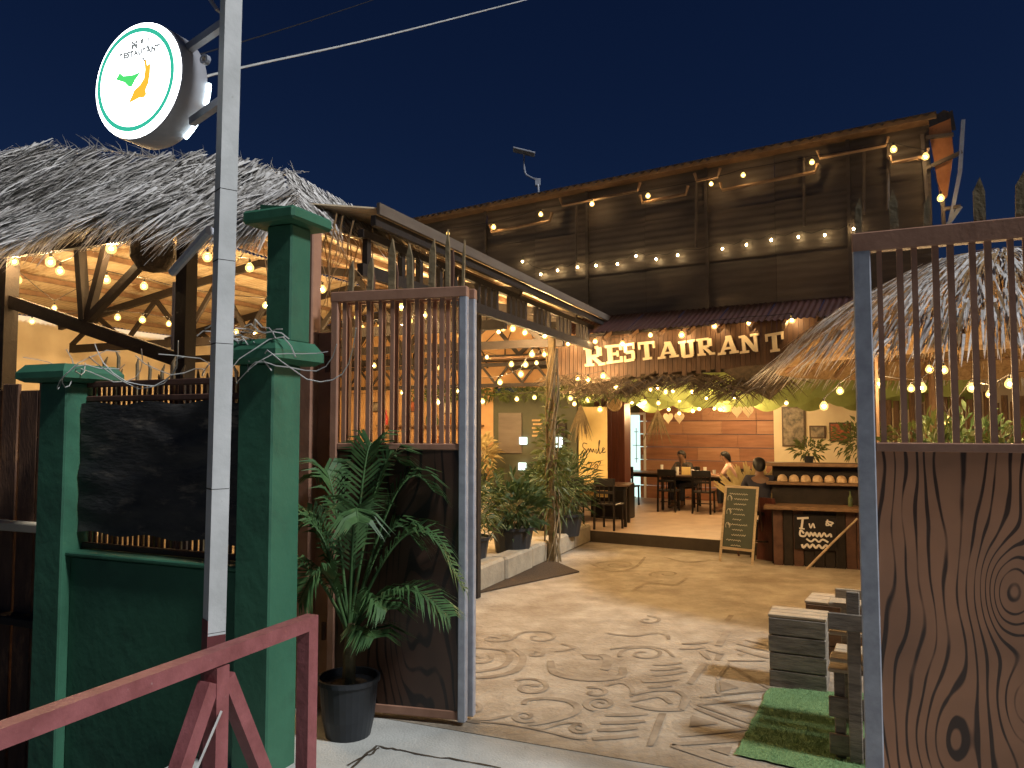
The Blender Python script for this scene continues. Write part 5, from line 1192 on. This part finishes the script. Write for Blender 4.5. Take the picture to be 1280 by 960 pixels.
small_me = mesh_of(MB().lathe((0, 0, 0), [(0, -.022), (.014, -.012), (.018, 0), (.012, .016), (0, .022)], 8), 'small_bulb', m['corew'])
def string(label, pts, scale=1.0, small=False, ends=None, sag=.05, cm=None):
    t = thing('string_lights', label, 'string lights', pts[0] + Z * .1)
    cab = []
    for i, p in enumerate(pts):
        cab.append(p + Z * .1)
        if i + 1 < len(pts): cab.append((p + pts[i + 1]) / 2 + Z * (.1 - sag * .5) if small else (p + pts[i + 1]) / 2 + Z * (.14 - sag))
    if ends: cab = [ends[0]] + cab + [ends[1]]
    MB().tube(cab, .005 if not small else .004, 4).build('cord', m['cable'], t)
    for p in pts:
        if small: inst('bulb', small_me, t, p)
        else:
            g = inst('bulb', globe_me, t, p, scl=(scale * random.uniform(.78, 1.12),) * 3); inst('filament', cm or core_me, g, p); inst('socket', sock_me, g, p)
def zY(z, lst): return [EYE + ray(x, y) * ((z - CAMH) / ray(x, y).z) for x, y in lst]
string('warm bulbs in the hall, row under the thatched canopy', zY(3.72, [(8, 352), (18, 327), (63, 328), (75, 339), (139, 311), (204, 320), (259, 322), (312, 335)]))
string('warm bulbs in the hall, row above the front brace', zY(3.62, [(22, 350), (68, 385), (133, 350), (180, 358), (240, 372), (332, 382), (403, 362)]))
string('warm bulbs in the hall, deepest row seen over the tarp panel', zY(3.5, [(40, 402), (147, 397), (178, 400), (211, 405), (240, 408), (295, 415), (318, 416)]))
string('warm bulbs in the hall, upper row behind the gate bars', zY(3.5, [(447, 397), (453, 411), (493, 402), (502, 384), (520, 410), (530, 394), (548, 411)]))
string('warm bulbs in the hall, staggered row behind the gate bars', zY(3.55, [(600, 405), (502, 407), (512, 401), (575, 420)]))
string('warm bulbs in front of the hall back wall shelves', [P(432, 499, 13.6), P(463, 498, 13.6), P(503, 491, 13.4), P(523, 487, 13.2), P(548, 503, 13.4), P(573, 489, 13.0), P(603, 502, 13.0)])
string('warm bulbs across the middle of the hall under the second truss', [L(-5.4 + i * .55, 5.6, 3.52 + .06 * math.sin(i * 1.9)) for i in range(9)], cm=core2_me)
string('warm bulbs across the hall just before its back wall', [L(-5.2 + i * .5, 8.5, 3.25 + .1 * math.sin(i * 1.7)) for i in range(10)], cm=core2_me)
string('warm bulbs beside the vine-wrapped post, upper row', zY(3.5, [(600, 407), (623, 415), (629, 411), (641, 411), (653, 404), (656, 416), (681, 420)]))
string('warm bulbs climbing beside the vine-wrapped post', [P(665, 443, 11.8), P(681, 443, 12), P(657, 456, 12), P(651, 468, 12.2), P(625, 478, 12.5), P(598, 480, 12.5)])
string('warm bulbs below the garland at the hall end', [P(646, 499, 13), P(668, 497, 13), P(690, 497, 13), P(713, 498, 13), P(718, 505, 13), P(735, 500, 13.2), P(750, 512, 13.4)], cm=core2_me)
string('warm bulbs along the top of the restaurant sign', [aw(x, y, .72) for x, y in ((710, 430), (744, 427), (778, 430), (813, 419), (852, 419), (893, 408), (936, 404), (990, 400))], cm=core2_me)
string('warm bulbs along the bottom of the restaurant sign', [aw(x, y, .7) for x, y in ((690, 478), (722, 473), (735, 475), (754, 470), (770, 484))], cm=core2_me)
string('warm bulbs under the entrance awning, upper row', [P(x, y, 13.4) for x, y in ((813, 487), (822, 485), (832, 490), (841, 489), (865, 490), (893, 490), (924, 490), (954, 490), (983, 504))], cm=core2_me)
string('warm bulbs in front of the lime swags, middle row', [P(x, y, 14.6) for x, y in ((790, 503), (806, 503), (823, 504), (844, 497), (849, 501), (883, 498), (918, 497), (960, 495))], cm=core2_me)
string('warm bulbs before the plank wall, lowest row', [P(x, y, 16.5) for x, y in ((836, 512), (849, 517), (866, 514), (874, 511), (893, 511), (900, 512), (938, 508), (960, 511))])
string('warm bulbs over the diners table', [P(x, y, 17.6) for x, y in ((800, 506), (830, 508), (880, 507), (915, 506), (950, 506))])
string('warm bulbs along the eave of the tin facade', [fp2(x, y, .32) for x, y in ((560, 292), (617, 284), (676, 268), (740, 255), (810, 245), (889, 230), (929, 219), (1015, 203), (1117, 187), (1157, 196), (1176, 248))], .95, cm=core3_me)
string('small pale bulbs strung across the middle of the tin facade', [fp2(x, y, .14) for x, y in ((653, 327), (676, 343), (697, 338), (722, 334), (745, 332), (772, 330), (795, 320), (820, 324), (847, 319), (903, 311), (933, 306), (964, 300), (998, 296), (1031, 294), (1067, 286))], small=True, sag=.12)
string('warm bulbs hung under the thatched hut', [P(x, y, Y) for x, y, Y in ((1030, 508, 9.4), (1050, 489, 9.2), (1083, 464, 8.4), (1097, 480, 8.2), (1139, 486, 8.0), (1152, 485, 7.8), (1180, 463, 7.6))])
string('warm bulbs on the far side of the thatched hut', [P(x, y, Y) for x, y, Y in ((1162, 462, 9.0), (1184, 526, 8.6), (1215, 485, 8.3), (1237, 493, 8.0), (1262, 480, 7.6), (1300, 470, 7.5))])
